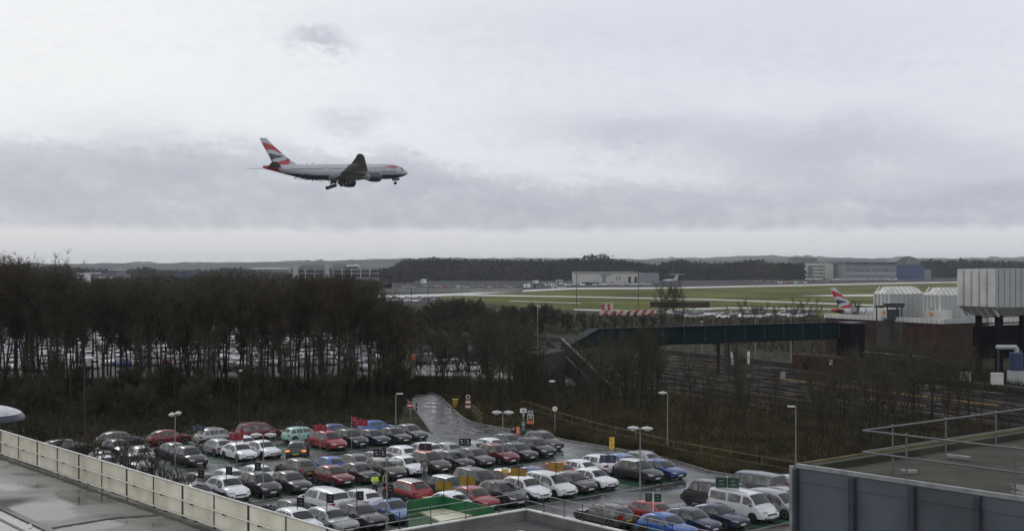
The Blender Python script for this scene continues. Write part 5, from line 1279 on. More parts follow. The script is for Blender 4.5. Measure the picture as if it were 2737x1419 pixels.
turret(2513,233,4.2,9.6,11.9,13.3,'right white ribbed turret partly behind the big ribbed box on the brick plant building')
for px,Y,w1,h1,lab in ((2369,240,3.2,2.0,'pale plant box with orange sticker in front of the left turret'),(2511,231,3.6,2.0,'pale plant box with orange sticker in front of the right turret')):
    c=Vector((at(px,Y),Y,ZB)); o=empty('plant_box',tuple(c),0,lab,'roof plant'); mb=MB(); q=c+TN*1.6+TD*(w1/2); mb.box((q.x,q.y,ZB+h1/2+.3),(3.2,w1,h1),rz=TA); chp(mb,'casing','whiteclad',o)
    mb=MB(); q=c+TD*(.7 if px<2400 else 2.0)-TN*.02; mb.box((q.x,q.y,ZB+1.5),(.06,.9,.7),rz=TA); chp(mb,'sticker','rust',o)
o=empty('equipment_frame',(at(2385,236),236,ZB),0,'dark open steel frame with flat top standing before the left white turret','frame')
for dx in (-3.0,-.9,.9,1.8):
    mb=MB(); mb.box((dx,0,1.5),(.22,.22,3.0)); mb.build('leg','darksteel',o)
mb=MB(); mb.box((-.6,0,2.9),(5.0,2.2,.35)); mb.build('deck','darksteel',o); mb=MB(); mb.box((.3,0,3.3),(3.8,1.6,.4)); mb.build('upper_deck','darksteel',o); mb=MB(); mb.box((.3,.4,1.3),(2.2,.8,2.0)); mb.build('panel','fin',o)
# big ribbed box on dark pillars
C1=Vector((at(2662,193),193,0)); o=empty('ribbed_plant_box',tuple(C1),0,'big pale ribbed box raised on dark pillars at the right edge','plant box')
zt,zb_=zof(718,193),zof(822,193); wl,wr=7.6,12
q=[C1,C1+TN*wr,C1+TN*wr+TD*wl,C1+TD*wl]; mb=MB(); mb.prism(ccw([(v.x,v.y) for v in q]),zb_,zt); chp(mb,'casing','greyclad',o)
for i in range(5):
    p=C1+TD*(.75+i*1.55)-TN*.0; mb=MB(); n=10
    ring=lambda z,s=1: [p+TD*(.66*s*math.cos(math.pi*k/n))-TN*(.55*s*math.sin(math.pi*k/n))+Vector((0,0,z)) for k in range(n+1)]
    mb.loft([ring(zt-.15),ring(zb_+.1)],cap=True); chp(mb,'round_rib','whiteclad',o,smooth=True)
for i in range(10):
    p=C1+TN*(.6+i*1.25)-TD*.03; mb=MB(); mb.tube(p+Vector((0,0,zb_)),p+Vector((0,0,zt-.05)),.05,n=5); chp(mb,'seam','parapet_side',o)
def ring4(i_,z): return [C1+TD*i_+TN*i_+Vector((0,0,z)),C1+TN*(wr-i_)+TD*i_+Vector((0,0,z)),C1+TN*(wr-i_)+TD*(wl-i_)+Vector((0,0,z)),C1+TD*(wl-i_)+TN*i_+Vector((0,0,z))]
mb=MB(); mb.loft([ring4(1.5,zb_-1.4),ring4(0.02,zb_-.02)]); chp(mb,'hopper','greyclad',o)
for i in range(5): 
    p=C1+TD*(.75+i*1.55); mb=MB(); mb.bar(p+Vector((0,0,zb_)),p+TN*1.4+TD*(0)+Vector((0,0,zb_-1.45)),.35,.2); chp(mb,'hopper_rib','whiteclad',o)
for px in (2616,2668,2672,2733,2790):
    d_=(1.8 if px!=2616 else 5.5)
    k=(px-CX)/F; b0=C1+TD*d_; s=(k*b0.y-b0.x)/(TN.x-k*TN.y); p=b0+TN*max(s,.3); mb=MB(); mb.box((p.x,p.y,(zb_-1.3)/2),(.75,.75,zb_-1.3),rz=TA); chp(mb,'pillar','dark',o)
x_,Y_=at(2695,186),186
o=empty('insulated_pipe',(x_,Y_,0),0,'fat pale insulated pipe under the raised ribbed box','pipe'); mb=MB(); mb.tube((-1.6,0,5.2),(1.2,0,5.2),.36,n=12); mb.ell((-1.6,0,5.2),(.3,.36,.36),10,6); mb.tube((1.2,0,5.2),(1.6,0,2.0),.36,.34,12); mb.build('pipe','greyclad',o,smooth=True); mb=MB(); mb.box((-1.5,0,2.4),(.2,.3,4.8)); mb.box((1.9,0,2.4),(.2,.3,4.8)); mb.build('support','darksteel',o)
x_=at(2716,180); o=empty('blue_tank',(x_,180,0),0,'dark blue upright tank on a pale base under the raised ribbed box','tank'); mb=MB(); mb.tube((0,0,2.2),(0,0,4.8),.95,n=16); mb.build('tank','blueplastic',o,smooth=True); mb=MB(); mb.box((0,0,1.1),(1.9,1.9,2.2)); mb.build('base','greyclad',o)
for px,by,w_,h_,lab in ((2581,1034,1.35,2.1,'left pale streaked cabinet on the slope below the raised box'),(2665,1044,1.5,2.4,'right pale cabinet on the slope below the raised box')):
    x_,Y_=G(px,by); o=empty('trackside_cabinet',(x_,Y_,0),0,lab,'cabinet'); mb=MB(); mb.box((0,0,h_/2),(w_,.8,h_)); mb.build('body','whiteclad' if px>2600 else 'greyclad',o); mb=MB(); mb.box((0,0,h_+.04),(w_+.1,.9,.08)); mb.build('lid','parapet',o)
# arched brick wall
x0,Y0=G(2118,985); x1,Y1=G(2262,1001); A_=Vector((x0,Y0,0)); B_=Vector((x1,Y1,0)); d=(B_-A_).normalized(); nn=Vector((-d.y,d.x,0)); L_=(B_-A_).length
o=empty('arched_brick_wall',tuple(A_),0,'low red brick wall with two dark arches beside the tracks','wall'); hh=2.5
mb=MB(); 
vs=[A_,B_,B_+nn*4,A_+nn*4]; mb.prism(ccw([(v.x,v.y) for v in vs]),0,hh); chp(mb,'wall','brickred',o)
for px,rw,rh in ((2153,.62,1.3),(2188,.72,1.9)):
    k=(px-CX)/F; s=(k*A_.y-A_.x)/(d.x-k*d.y); c=A_+d*s-nn*.03; mb=MB(); n=12
    vs=[c-d*rw,c+d*rw]+[c+d*(rw*math.cos(math.pi*i/n))+Vector((0,0,rh-rw+rw*math.sin(math.pi*i/n))) for i in range(n+1)]
    vs=[Vector(v) for v in vs]; m_=len(vs); mb.add(vs+[v+nn*.25 for v in vs],[tuple(range(m_)),tuple(range(2*m_-1,m_-1,-1))]+[(i,(i+1)%m_,m_+(i+1)%m_,m_+i) for i in range(m_)]); chp(mb,'arch','dark',o)
k=(2223-CX)/F; s=(k*A_.y-A_.x)/(d.x-k*d.y); c=A_+d*s-nn*.12; tag(MB().box((c.x,c.y,1.75),(.75,.06,.85),rz=math.atan2(d.y,d.x)).build('white_notice','white'),'white blank notice on the arched brick wall','notice')
for px,py,h_,lab in ((1957,978,2.6,'left tall white signal post beneath the footbridge'),(2001,974,2.3,'right tall white signal post beneath the footbridge')):
    x_,Y_=G(px,py); o=empty('signal_post',(x_,Y_,0),0,lab,'signal'); mb=MB(); mb.box((0,0,h_/2),(.38,.3,h_)); mb.build('casing','white',o); mb=MB(); mb.box((0,-.02,h_*.52),(.4,.3,.10)); mb.build('band','dark',o); mb=MB(); mb.box((-1.2,0,h_*.55),(1.8,.05,.05)); mb.build('arm','steel',o)
x_,Y_=G(2092,1014); o=empty('grey_cabinet',(x_,Y_,0),0,'grey lineside cabinet by the yellow conductor cover','cabinet'); mb=MB(); mb.box((0,0,.55),(.7,.5,1.1)); mb.build('body','steel',o); mb=MB(); mb.box((0,0,1.12),(.8,.6,.06)); mb.build('lid','greyclad',o)
x_,Y_=G(1998,1010); o=empty('grey_cabinet',(x_,Y_,0),0,'low pale lineside cabinet right of the bridge legs','cabinet'); mb=MB(); mb.box((0,0,.35),(.8,.5,.7)); mb.build('body','greyclad',o); mb=MB(); mb.box((-1.6,0,.1),(1.6,.4,.2)); mb.build('cable_trough','darksteel',o)
# site barrier and small things in the side yard
x_,Y_=G(1133,962); o=empty('road_barrier',(x_,Y_,0),0,'white barrier arm with orange ends across the yard beyond the trees','barrier'); mb=MB(); mb.box((0,0,1.0),(3.6,.1,.14)); mb.build('arm','white',o)
for s in (-2,2): mb=MB(); mb.box((s,0,.55),(.5,.3,1.1)); mb.build('post','orange',o)
x_,Y_=G(1138,950); o=empty('yard_notice',(x_,Y_,0),0,'pale yard notice with dark lettering marks above the orange barrier','sign'); mb=MB(); mb.box((0,0,1.5),(1.3,.06,.9)); mb.build('board','greyclad',o); mb=MB(); mb.tube((-.5,.05,0),(-.5,.05,1.5),.04,n=5); mb.tube((.5,.05,0),(.5,.05,1.5),.04,n=5); mb.build('post','steel',o)
for i in range(5): mb=MB(); mb.box((-.48+i*.24,-.05,1.5),(.06,.01,.55)); mb.build('print','darksteel',o)
# ================================================================ airfield things
def bld(name,px0,px1,by,py_top,depth,label,wall,roof=None,cat='building',zbase=None,side=None,rh=.5,Y=None):
    Y=Y or (CH)*F/(by-CY); x0,x1=at(px0,Y),at(px1,Y); h=zof(py_top,Y); o=empty(name,(x0,Y,0),0,label,cat)
    mb=MB(); mb.box(((x1-x0)/2,depth/2,h/2),(x1-x0,depth,h)); mb.build('wall',wall,o)
    if roof: mb=MB(); mb.box(((x1-x0)/2,depth/2,h+rh/2),(x1-x0+.8,depth+.8,rh)); mb.build('roof',roof,o)
    return o,Y,(x1-x0),h
# warehouse: front face and angled side
o,Y,w_,h=bld('warehouse',1537,1704,757,731,60,'long pale cream warehouse across the airfield','warewall','wareside',rh=1.4)
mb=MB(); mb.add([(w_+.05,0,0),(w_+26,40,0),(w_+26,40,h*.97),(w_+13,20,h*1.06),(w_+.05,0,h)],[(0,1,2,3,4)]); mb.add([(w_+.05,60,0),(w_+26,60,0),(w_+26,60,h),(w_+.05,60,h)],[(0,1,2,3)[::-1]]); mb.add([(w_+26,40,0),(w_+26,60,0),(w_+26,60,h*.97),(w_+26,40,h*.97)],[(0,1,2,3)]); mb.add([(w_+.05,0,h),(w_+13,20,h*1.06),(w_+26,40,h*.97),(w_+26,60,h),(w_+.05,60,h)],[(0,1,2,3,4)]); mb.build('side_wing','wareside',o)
for a_,b_,c_4,d_,m_ in ((73,83,0,8.4,'wareside'),(67,98,7.8,8.6,'fargrey'),(143,149,0,6.5,'dark'),(159,165,0,6.5,'dark'),(110,113,3,7,'fargrey'),(118,121,3,7,'fargrey')):
    s=w_/167; mb=MB(); mb.box(((a_+b_)/2*s,-.3,(c_4+d_)/2),((b_-a_)*s,.6,d_-c_4)); mb.build('door' if m_=='dark' else 'canopy' if a_==67 else 'wall_panel',m_,o)
o,Y,w_,h=bld('office_block',2139,2230,745,706,30,'cream four storey office block with window rows beyond the airfield','officewall','farwhite')
for r0 in range(4):
    for i in range(8 if r0 else 8):
        z=h-3.0-r0*4.6; mb=MB(); mb.box((w_*(.39+ i*.045),-.15,z),(1.2,.3,1.9)); mb.build('window','dark',o)
mb=MB(); mb.box((w_*.29,-.1,h*.47),(w_*.16,.2,h*.9)); mb.build('recess','fargrey',o)
o,Y,w_,h=bld('grey_office',2228,2262,745,706,28,'dark grey block between the cream office and the light hangar','fargrey','hangarnavy')
o,Y,w_,h=bld('grey_office',2117,2185,735,690,25,'distant grey block with dark top showing over the cream office','fargrey','hangarnavy',Y=2100)
o,Y,w_,h=bld('hangar',2262,2396,746,708,60,'light blue grey hangar with a row of big dark windows','wareside','hangarnavy',rh=3.5)
for i in range(8): mb=MB(); mb.box((w_*(.06+i*.122),-.2,h*.66),(w_*.085,.4,h*.24)); mb.build('window','fargrey',o)
mb=MB(); mb.box((w_*.5,-.3,h*.40),(w_*.98,.5,.6)); mb.build('sill_band','farwhite',o)
o,Y,w_,h=bld('blue_hangar',2397,2471,746,712,60,'deep blue hangar right of the light hangar','hangarblue','hangarnavy',rh=2)
mb=MB(); n=12; vs=[(w_*.02,6,h+2)]+[(w_*.02+w_*.9*i/n,6,h+2+11*math.sin(math.pi*(.12+.76*i/n))) for i in range(n+1)]+[(w_*.92,6,h+2)]
m_=len(vs); mb.add(vs+[(a,b_+40,c_4) for a,b_,c_4 in vs],[tuple(range(m_))[::-1],tuple(range(m_,2*m_))]+[(i,(i+1)%m_,m_+(i+1)%m_,m_+i) for i in range(m_)]); mb.build('curved_roof','fargrey',o)
mb=MB(); mb.bar((w_*.42,5.6,h+2.2),(w_*.50,5.6,h+7),.6,.4); mb.bar((w_*.50,5.6,h+7),(w_*.56,5.6,h+12),.6,.4); mb.build('pale_strut','whiteclad',o)
o,Y,w_,h=bld('grey_annex',2471,2488,746,720,30,'small grey annex at the right end of the blue hangar','wareside')
o,Y,w_,h=bld('brick_depot',2545,2640,741,726,20,'pale depot with red nose mark left of the raised ribbed box','fargrey','farwhite')
o,Y,w_,h=bld('low_terminal',670,760,735,719,40,'long low white roofed shed on the left skyline','fargrey','farwhite',Y=1900,rh=1.6)
o,Y,w_,h=bld('white_control_block',206,226,745,731,10,'small white block with dark window band standing over the left wood','white','farwhite',Y=700,rh=.3)
mb=MB(); mb.box((w_/2,-.1,h-1.3),(w_*.9,.3,.8)); mb.build('window_band','dark',o); mb=MB(); mb.box((w_/2,-.1,h-3.0),(w_*.9,.3,.6)); mb.build('window_band','dark',o)
for i,(a_,b_,t_,Y_,m_,lab) in enumerate(((230,288,722,1300,'hangarnavy','dark flat block on the far left skyline with pale window strip'),(290,322,722,1350,'fargrey','grey flat block right of the dark one on the far left skyline'),(470,512,723,1300,'hangarnavy','dark square block on the left skyline above the wood'),(240,330,733,1100,'fargrey','long low grey shed below the dark blocks on the left skyline'),(132,148,724,1200,'fargrey','small pale grey block at the far left skyline'))):
    o,Y,w_,h=bld('distant_block',a_,b_,745,t_,20,lab,m_,'farwhite' if i in (1,) else None,Y=Y_)
    mb=MB(); mb.box((w_*.45,-.2,h-3),(w_*.5,.4,.8)); mb.build('window_strip','farwhite' if i in(0,3) else 'dark',o)
# multi storey block with round stair heads
Y=1150; x0=at(778,Y); o=empty('multistorey_block',(x0,Y,0),0,'long grey multi storey block with domed stair heads on the left skyline','building'); w_=at(1002,Y)-x0; h=zof(722,Y)
for k,(zz,hh_,m_) in enumerate(((h+.9,1.6,'fargrey'),(h-1.2,1.5,'dark'),(h-3,1.8,'fargrey'),(h-5.2,2,'dark'),(h-9,5.6,'fargrey'))):
    mb=MB(); mb.box((w_/2,20+k*.0,zz),(w_,40,hh_)); mb.build('floor_band',m_,o)
for a_,b_,t_ in ((20,100,708),(108,178,706)):
    mb=MB(); x_a,x_b=w_*a_/224,w_*b_/224; ht=zof(t_,Y)-h-1.7; n=8
    pr=[(x_a,h+1.72),(x_a+1.5,h+1.7+ht*.75),(x_a+5,h+1.7+ht),(x_b-5,h+1.7+ht),(x_b-1,h+1.7+ht*.7),(x_b,h+1.72)]
    vs=[(x,4,z) for x,z in pr]+[(x,30,z) for x,z in pr]; m_=len(pr); mb.add(vs,[tuple(range(m_))[::-1],tuple(range(m_,2*m_))]+[(i,(i+1)%m_,m_+(i+1)%m_,m_+i) for i in range(m_)]); mb.build('roof_storey','wareside',o)
for a_ in (1,86): mb=MB(); mb.tube((w_*(a_+12)/224,-1,h-12),(w_*(a_+12)/224,-1,zof(709,Y)),2.6,n=12); mb.build('stair_tower','greyclad',o)
mb=MB(); mb.box((w_*.73,2,zof(710,Y)),(w_*.14,6,1.2)); mb.build('white_canopy','farwhite',o)
for i in range(9): mb=MB(); mb.box((w_*(.06+i*.11),-.2,h-3),(.9,.4,9)); mb.build('column','greyclad',o)
# long screen fence, sheds, marker boards
Y=CH*F/(783-CY); o=empty('screen_fence',(at(1010,Y),Y,0),R(7),'long pale grey screen fence along the left end of the airfield','fence')
w_=at(1400,Y)-at(1010,Y)
for i in range(26): mb=MB(); mb.box((w_*(i+.5)/26,0,1.6),(w_/26-.25,.15,2.6)); mb.build('panel','fencegrey',o)
for i in range(27): mb=MB(); mb.box((w_*i/26,0,1.6),(.22,.22,3.2)); mb.build('post','fargrey',o)
for i,(a_,b_,by,t_,m_,lab) in enumerate(((1418,1456,773,758,'fargrey','dark grey container at the left end of the warehouse yard'),(1473,1512,771,766,'greyclad','low pale container beside the taxiway end'),(1400,1424,768,760,'white','white container left of the dark grey one'),(1487,1505,758,748,'greyclad','pale stacked cabins left of the cream warehouse'),(1515,1532,758,750,'fargrey','grey cabin against the cream warehouse'),(1424,1440,757,750,'farwhite','white roofed cabin above the dark grey container'),(1556,1602,761,754,'hangarnavy','dark container row in front of the cream warehouse'),(1125,1139,757,746,'farwhite','small white roofed hut before the far wood'),(1228,1246,756,751,'fargrey','small grey hut before the far wood'),(1740,1897,822,807,'brick','long black shed on the near edge of the airfield grass'))):
    o,Y,w_,h=bld('cabin' if i!=9 else 'black_shed',a_,b_,by,t_,4,lab,m_,'darksteel' if i in(0,) else 'greyclad' if i in (3,5,7) else None,'shed',rh=.25)
    mb=MB(); mb.box((w_*.3,-.06,h*.45),(max(.8,w_*.12),.1,h*.6)); mb.build('door','dark' if m_!='dark' else 'darksteel',o)
# red and white blast boards
Y=CH*F/(842-CY); x0=at(1598,Y); w_=at(1742,Y)-x0; o=empty('striped_barrier',(x0,Y,0),0,'red and white diagonally striped barrier standing at the near edge of the airfield','barrier'); n=14; hh=1.6; sk=1.3
for i in range(n):
    a_=w_*i/n;b_=w_*(i+1)/n; dz=.3*(i>8); mb=MB(); vs=[(a_,0,0),(b_,0,0),(b_+sk,0,hh+dz),(a_+sk,0,hh+dz)]; mb.add(vs+[(x,.2,z) for x,_,z in vs],[(0,1,2,3),(7,6,5,4),(3,2,6,7),(0,4,5,1),(0,3,7,4),(1,5,6,2)]); mb.build('stripe','fadedred' if i%2 else 'officewall',o)
o=empty('striped_cabin',(at(1612,Y+6),Y+6,0),0,'small red and white chequered cabin behind the left end of the striped barrier','cabin')
for i in range(4): mb=MB(); mb.box((i*1.0,0,1.9),(.98,2,3.8)); mb.build('panel','fadedred' if i in(0,2) else 'officewall',o)
mb=MB(); mb.box((1.5,0,3.9),(4.3,2.3,.15)); mb.build('roof','greyclad',o)
# T tailed jet
Y=1200; x0=at(1788,Y); o=empty('t_tail_jet',(at(1788,Y),Y,0),R(0),'white T tailed jet parked tail first beyond the airfield','aircraft')
mb=MB(); mb.loft([[(x,yy*0+1.3*s*math.cos(a),zc+1.3*s*math.sin(a)) for a in [k*math.pi/6 for k in range(12)]] for x,s,zc,yy in ((-6,.1,3.2,0),(-4,.7,3.0,0),(0,1,2.9,0),(4,1,2.9,0),(7,.5,3.5,0),(9,.1,3.9,0))]); mb.build('fuselage','planew',o,smooth=True)
mb=MB(); mb.add([(4,-.15,3.8),(8,-.15,4.2),(9.4,-.1,8.7),(7.4,-.1,8.7),(4,.15,3.8),(8,.15,4.2),(9.4,.1,8.7),(7.4,.1,8.7)],[(0,1,2,3),(7,6,5,4),(0,3,7,4),(1,5,6,2),(3,2,6,7)]); mb.build('fin','planew',o)
mb=MB(); mb.box((7.6,0,8.9),(15.0,2.2,.5)); mb.build('tailplane','planew',o)
for s in (-1,1): mb=MB(); mb.tube((2.5,s*2,3.4),(6,s*2,3.6),.65,n=10); mb.build('engine','planew',o,smooth=True)
mb=MB(); mb.tube((-3,0,0),(-3,0,2.4),.12,n=6); mb.tube((2,-1.4,0),(2,-1.2,2.4),.15,n=6); mb.tube((2,1.4,0),(2,1.2,2.4),.15,n=6); mb.build('landing_gear','darksteel',o)
# airfield vehicles in rows
r=random.Random(5)
def lot(px0,px1,by,n,label,grp,kinds=('van','hatch','suv'),paints=('white','white','offwhite','silver'),jit=1.0,rz=0,sc=1.0):
    for i in range(n):
        px=px0+(px1-px0)*(i+r.uniform(.1,.9))/n; py=by+r.uniform(-jit,jit); x,y=G(px,py)
        if any((x-q.x)**2+(y-q.y)**2<14 for q in LOTPOS): continue
        LOTPOS.append(Vector((x,y,0)))
        o=put_far(x,y,R(rz+r.choice((0,180))),r.choice(kinds),r.choice(paints),label,grp,z=.12 if True else 0)
LOTPOS=[]
lot(2040,2200,747,46,'white van in the long row below the cream office','white vans in the long airfield row',('van',),('white',),.5,80)
lot(2215,2400,748,40,'white vehicle in the row below the light hangar','white vehicles below the light hangar',('van','suv'),('white',),.8,80)
lot(1985,2240,752,30,'grey vehicle in the second row of the airfield yard','grey vehicles in the airfield yard',('hatch','suv'),('silver','grey'),1.2,80)
lot(1605,1740,761,24,'pale vehicle parked before the cream warehouse','vehicles before the cream warehouse',('van','hatch'),('white','offwhite'),1.0,20)
lot(1400,1600,762,26,'pale vehicle or trailer in the warehouse yard','vehicles in the warehouse yard',('van','suv'),('offwhite','silver','grey','white'),3.0,20)
lot(1060,1400,768,26,'grey vehicle beyond the screen fence','vehicles beyond the screen fence',('van','suv'),('grey','silver','slate'),2.5,10)
lot(1040,1180,803,16,'pale car near the left tip of the airfield grass','cars near the left tip of the airfield',('hatch','suv'),('white','silver','grey'),4,10)
lot(1830,2170,848,26,'pale vehicle glimpsed behind the bare bushes by the parked airliner','vehicles behind the bare bushes',('van','suv'),('white','offwhite','silver'),6,10)
lot(1740,1840,840,6,'silver car behind the big bare tree at the airfield edge','cars behind the big bare tree',('suv',),('silver','offwhite'),4,10)
for px,py,k_,p_,lab in ((1097,781,'suv','white','white car on the track below the screen fence at left'),(1147,779,'hatch','white','second white car on the track below the screen fence'),(2026,838,'van','red','red van glimpsed behind the bare bushes'),(1052,806,'van','white','white coach shaped van with bright front at the left tip of the grass')):
    x,y=G(px,py); put_far(x,y,R(5),k_,p_,lab,None,z=.2)
x,y=G(1190,779); o=empty('fire_tender',(x,y,.2),0,'dark red and grey truck with raised body on the airfield track','truck')
mb=MB(); mb.box((0,0,1.9),(2.6,2.4,2.6)); mb.build('cab','redsign',o); mb=MB(); mb.box((4.6,0,1.6),(6.2,2.4,1.6)); mb.build('bed','fargrey',o); mb=MB(); mb.box((8.8,0,2.8),(2.6,2.4,3.0)); mb.build('raised_body','greyclad',o)
for q in (0,3.5,7.5,9):
    for s in (-1,1): mb=MB(); mb.tube((q,s*.9,.5),(q,s*1.25,.5),.5,n=10); mb.build('wheel','tyre',o)
for i,px in enumerate((2085,2100,2128,2140,2151)):
    x,y=G(px,757); o=empty('work_barrier',(x,y,.15),0,'orange and white works barrier on the far side of the taxiway','barrier','works barriers beyond the taxiway'); mb=MB(); mb.box((0,0,.7),(5,.4,.9)); mb.build('board','orange' if i%2 else 'white',o); mb=MB(); mb.box((-2,0,.2),(.3,.8,.4)); mb.box((2,0,.2),(.3,.8,.4)); mb.build('feet','trim',o)
x,y=G(1440,828); o=empty('white_marker',(x,y,.1),0,'small white twin marker board on the grass edge left of the dark mast','marker'); mb=MB(); mb.box((-.5,0,1.0),(.7,.2,1.4)); mb.box((.5,0,1.0),(.7,.2,1.4)); mb.build('board','white',o); mb=MB(); mb.box((0,.2,.2),(.2,.2,.4)); mb.build('post','darksteel',o)
# ================================================================ trees
def tree_proto(seed,H,cr,cb,nl,twn,lean=0.0,forks=1,tw=.035):
    r=random.Random(seed); tk=MB(); cw=MB()
    def path(p,d,L_,n,r0,r1,mb,up=.12,wob=.18,sides=6):
        pts=[p]; rad=[r0]
        for i in range(n):
            d=(d+Vector((r.uniform(-wob,wob),r.uniform(-wob,wob),up*r.uniform(.3,1.4)))).normalized()
            q=pts[-1]+d*(L_/n); rr_=r0+(r1-r0)*(i+1)/n; mb.tube(pts[-1],q,rad[-1],rr_,sides,cap=False); pts.append(q); rad.append(rr_)
        return pts,rad,d
    def twigs(p,d,n,L_):
        for _ in range(n):
            e=Vector((r.gauss(0,1),r.gauss(0,1),r.gauss(.35,.8))).normalized(); e=(e+d*.9).normalized(); ln_=L_*r.uniform(.5,1.25)
            s=e.cross(Vector((r.uniform(-1,1),r.uniform(-1,1),r.uniform(-1,1)))).normalized()*tw*r.uniform(.5,1.1)
            q=p+e*ln_; cw.add([p-s,p+s,q],[(0,1,2)])
            if r.random()<.6:
                m_=p+e*ln_*.5; e2=(e+Vector((r.uniform(-.8,.8),r.uniform(-.8,.8),r.uniform(-.3,.8)))).normalized(); cw.add([m_-s*.7,m_+s*.7,m_+e2*ln_*.6],[(0,1,2)])
    stems=[]
    base=Vector((0,0,-.1))
    for f in range(forks):
        d=Vector((lean+r.uniform(-.08,.08),r.uniform(-.08,.08),1)).normalized()
        if forks>1: a=2*math.pi*f/forks+r.uniform(-.5,.5); d=Vector((math.cos(a)*.28,math.sin(a)*.28,1)).normalized()
        pts,rad,_=path(base,d,H*.93,8,H*.0135/(forks**.4),.03,tk,up=.25,wob=.07,sides=8); stems.append((pts,rad))
    for li in range(nl):
        pts,rad=stems[li%len(stems)]
        t=cb+(1-cb)*((li+r.random())/nl); t=min(.97,t); i=min(int(t*8),7); p=pts[i].lerp(pts[i+1],t*8-i); r0=rad[i]*.55
        a=r.uniform(0,2*math.pi); sh=math.sin(math.pi*min(1,(1-t)/(1-cb)*.8+.22))
        L_=cr*(.45+.65*sh)*r.uniform(.8,1.2); d=Vector((math.cos(a),math.sin(a),r.uniform(.45,1.1))).normalized()
        bp,br,bd=path(p,d,L_,4,max(.03,r0),.02,tk if li<nl*.7 else cw,up=.22,wob=.2,sides=5)
        for k in range(8):
            u=.25+.75*k/7; i2=min(int(u*4),3); q=bp[i2].lerp(bp[i2+1],u*4-i2); d2=(bd+Vector((r.uniform(-1,1),r.uniform(-1,1),r.uniform(-.2,.9)))).normalized()
            sp,_,sd_=path(q,d2,L_*r.uniform(.25,.5),2,.022,.01,cw,up=.15,wob=.25,sides=3)
            for m_ in range(3): twigs(sp[0].lerp(sp[2],m_/2),sd_,twn,.9)
    zs=sorted(v[2] for v in cw.v); return tk.mesh('trunk','bark',smooth=True,ang=60),cw.mesh('crown','twig'),zs[int(len(zs)*.992)]
TP=[tree_proto(1,16,3.6,.52,26,5),tree_proto(2,16.5,3.2,.58,24,5),tree_proto(3,15,4.0,.48,26,5,forks=2),tree_proto(4,17,3.4,.60,24,5),tree_proto(5,14,4.2,.46,26,5,forks=3),tree_proto(6,16,2.8,.42,24,4)]
SP=[tree_proto(11,8,2.8,.10,22,7,forks=3,tw=.05),tree_proto(12,7.5,3.0,.12,22,7,forks=4,tw=.05),tree_proto(13,9,2.4,.15,22,7,forks=2,tw=.05)]
OP=[tree_proto(21,13,4.4,.40,20,2,forks=2,tw=.03),tree_proto(22,12,4.6,.30,20,2,forks=3,tw=.03),tree_proto(23,14,3.8,.42,20,2,tw=.03)]
BP_=[tree_proto(31,2.6,1.2,.05,8,2,forks=5,tw=.010)]
MP=[tree_proto(51,12,3.6,.22,24,4,forks=2,tw=.03),tree_proto(52,12,3.8,.28,24,4,forks=3,tw=.03),tree_proto(53,13,3.2,.30,22,4,tw=.03)]
LP=[tree_proto(41,8,2.2,.15,12,2,forks=2,tw=.03),tree_proto(42,7,2.4,.12,12,2,forks=3,tw=.03),tree_proto(43,9,1.8,.25,10,2,tw=.03)]
r=random.Random(99)
def put_tree(x,y,pr,sc,label,group,name='bare_tree',m=None,sz=None,trunk=None):
    o=empty(name,(x,y,0),r.uniform(0,6.28),label,'bush' if 'bush' in name else 'tree',group)
    o.scale=(sc,sc,sz or sc)
    for n_,me in (('trunk',pr[0]),('crown',pr[1])):
        c=bpy.data.objects.new(n_,me); col.objects.link(c); c.parent=o
        if n_=='crown' and m: c.material_slots[0].link='OBJECT'; c.material_slots[0].material=M[m]
        if n_=='trunk' and trunk: c.material_slots[0].link='OBJECT'; c.material_slots[0].material=M[trunk]
    return o
def ilerp(P_,x):
    if x<=P_[0][0]: return P_[0][1]
    for a,b in zip(P_,P_[1:]):
        if a[0]<=x<=b[0]: return a[1]+(b[1]-a[1])*(x-a[0])/(b[0]-a[0])
    return P_[-1][1]
WT=[(-60,692),(30,697),(90,708),(140,728),(190,750),(300,757),(400,750),(480,756),(560,744),(610,738),(650,752),(700,754),(790,752),(860,744),(895,734),(940,748),(985,762),(1020,778),(1050,812),(1085,862),(1105,915)]
def tree_top(px,Y,top,protos,label,group,name='bare_tree',mats=('twig','twig','twig2','twig3'),jit=26,H=16.0,wid=1.0):
    t=top+r.uniform(-jit*.4,jit); h=zof(t,Y); i=r.randrange(len(protos)); sc=h/protos[i][2]*r.uniform(.97,1.03)
    put_tree(at(px,Y),Y,protos[i],max(.25,min(sc*wid,1.6)),label,group,name,r.choice(mats),sz=max(.2,sc),trunk=r.choice((None,'bark_green')))
# front of the left wood
for row,(Y,st) in enumerate(((160,40),(171,36),(184,42),(198,44))):
    px=-50+row*13
    while px<1105:
        Yp=Y+r.uniform(-4,4)
        if px>1040: Yp=max(Yp-0,150)
        tree_top(px+r.uniform(-11,11),Yp,ilerp(WT,px),TP,'tall bare tree with dense fine twigs in the big wood on the left','bare trees of the big left wood')
        px+=st
# deeper rows behind the hidden car park, and beyond the tracks
for Y,st,lo in ((405,36,-60),(430,42,-60),(450,44,-60),(520,48,-60)):
    px=lo
    while px<1010:
        tree_top(px+r.uniform(-14,14),Y+r.uniform(-15,15),min(750,max(ilerp(WT,px)+4,740)),TP,'bare tree far back behind the parked cars of the left wood','bare trees at the back of the left wood',jit=10)
        px+=st
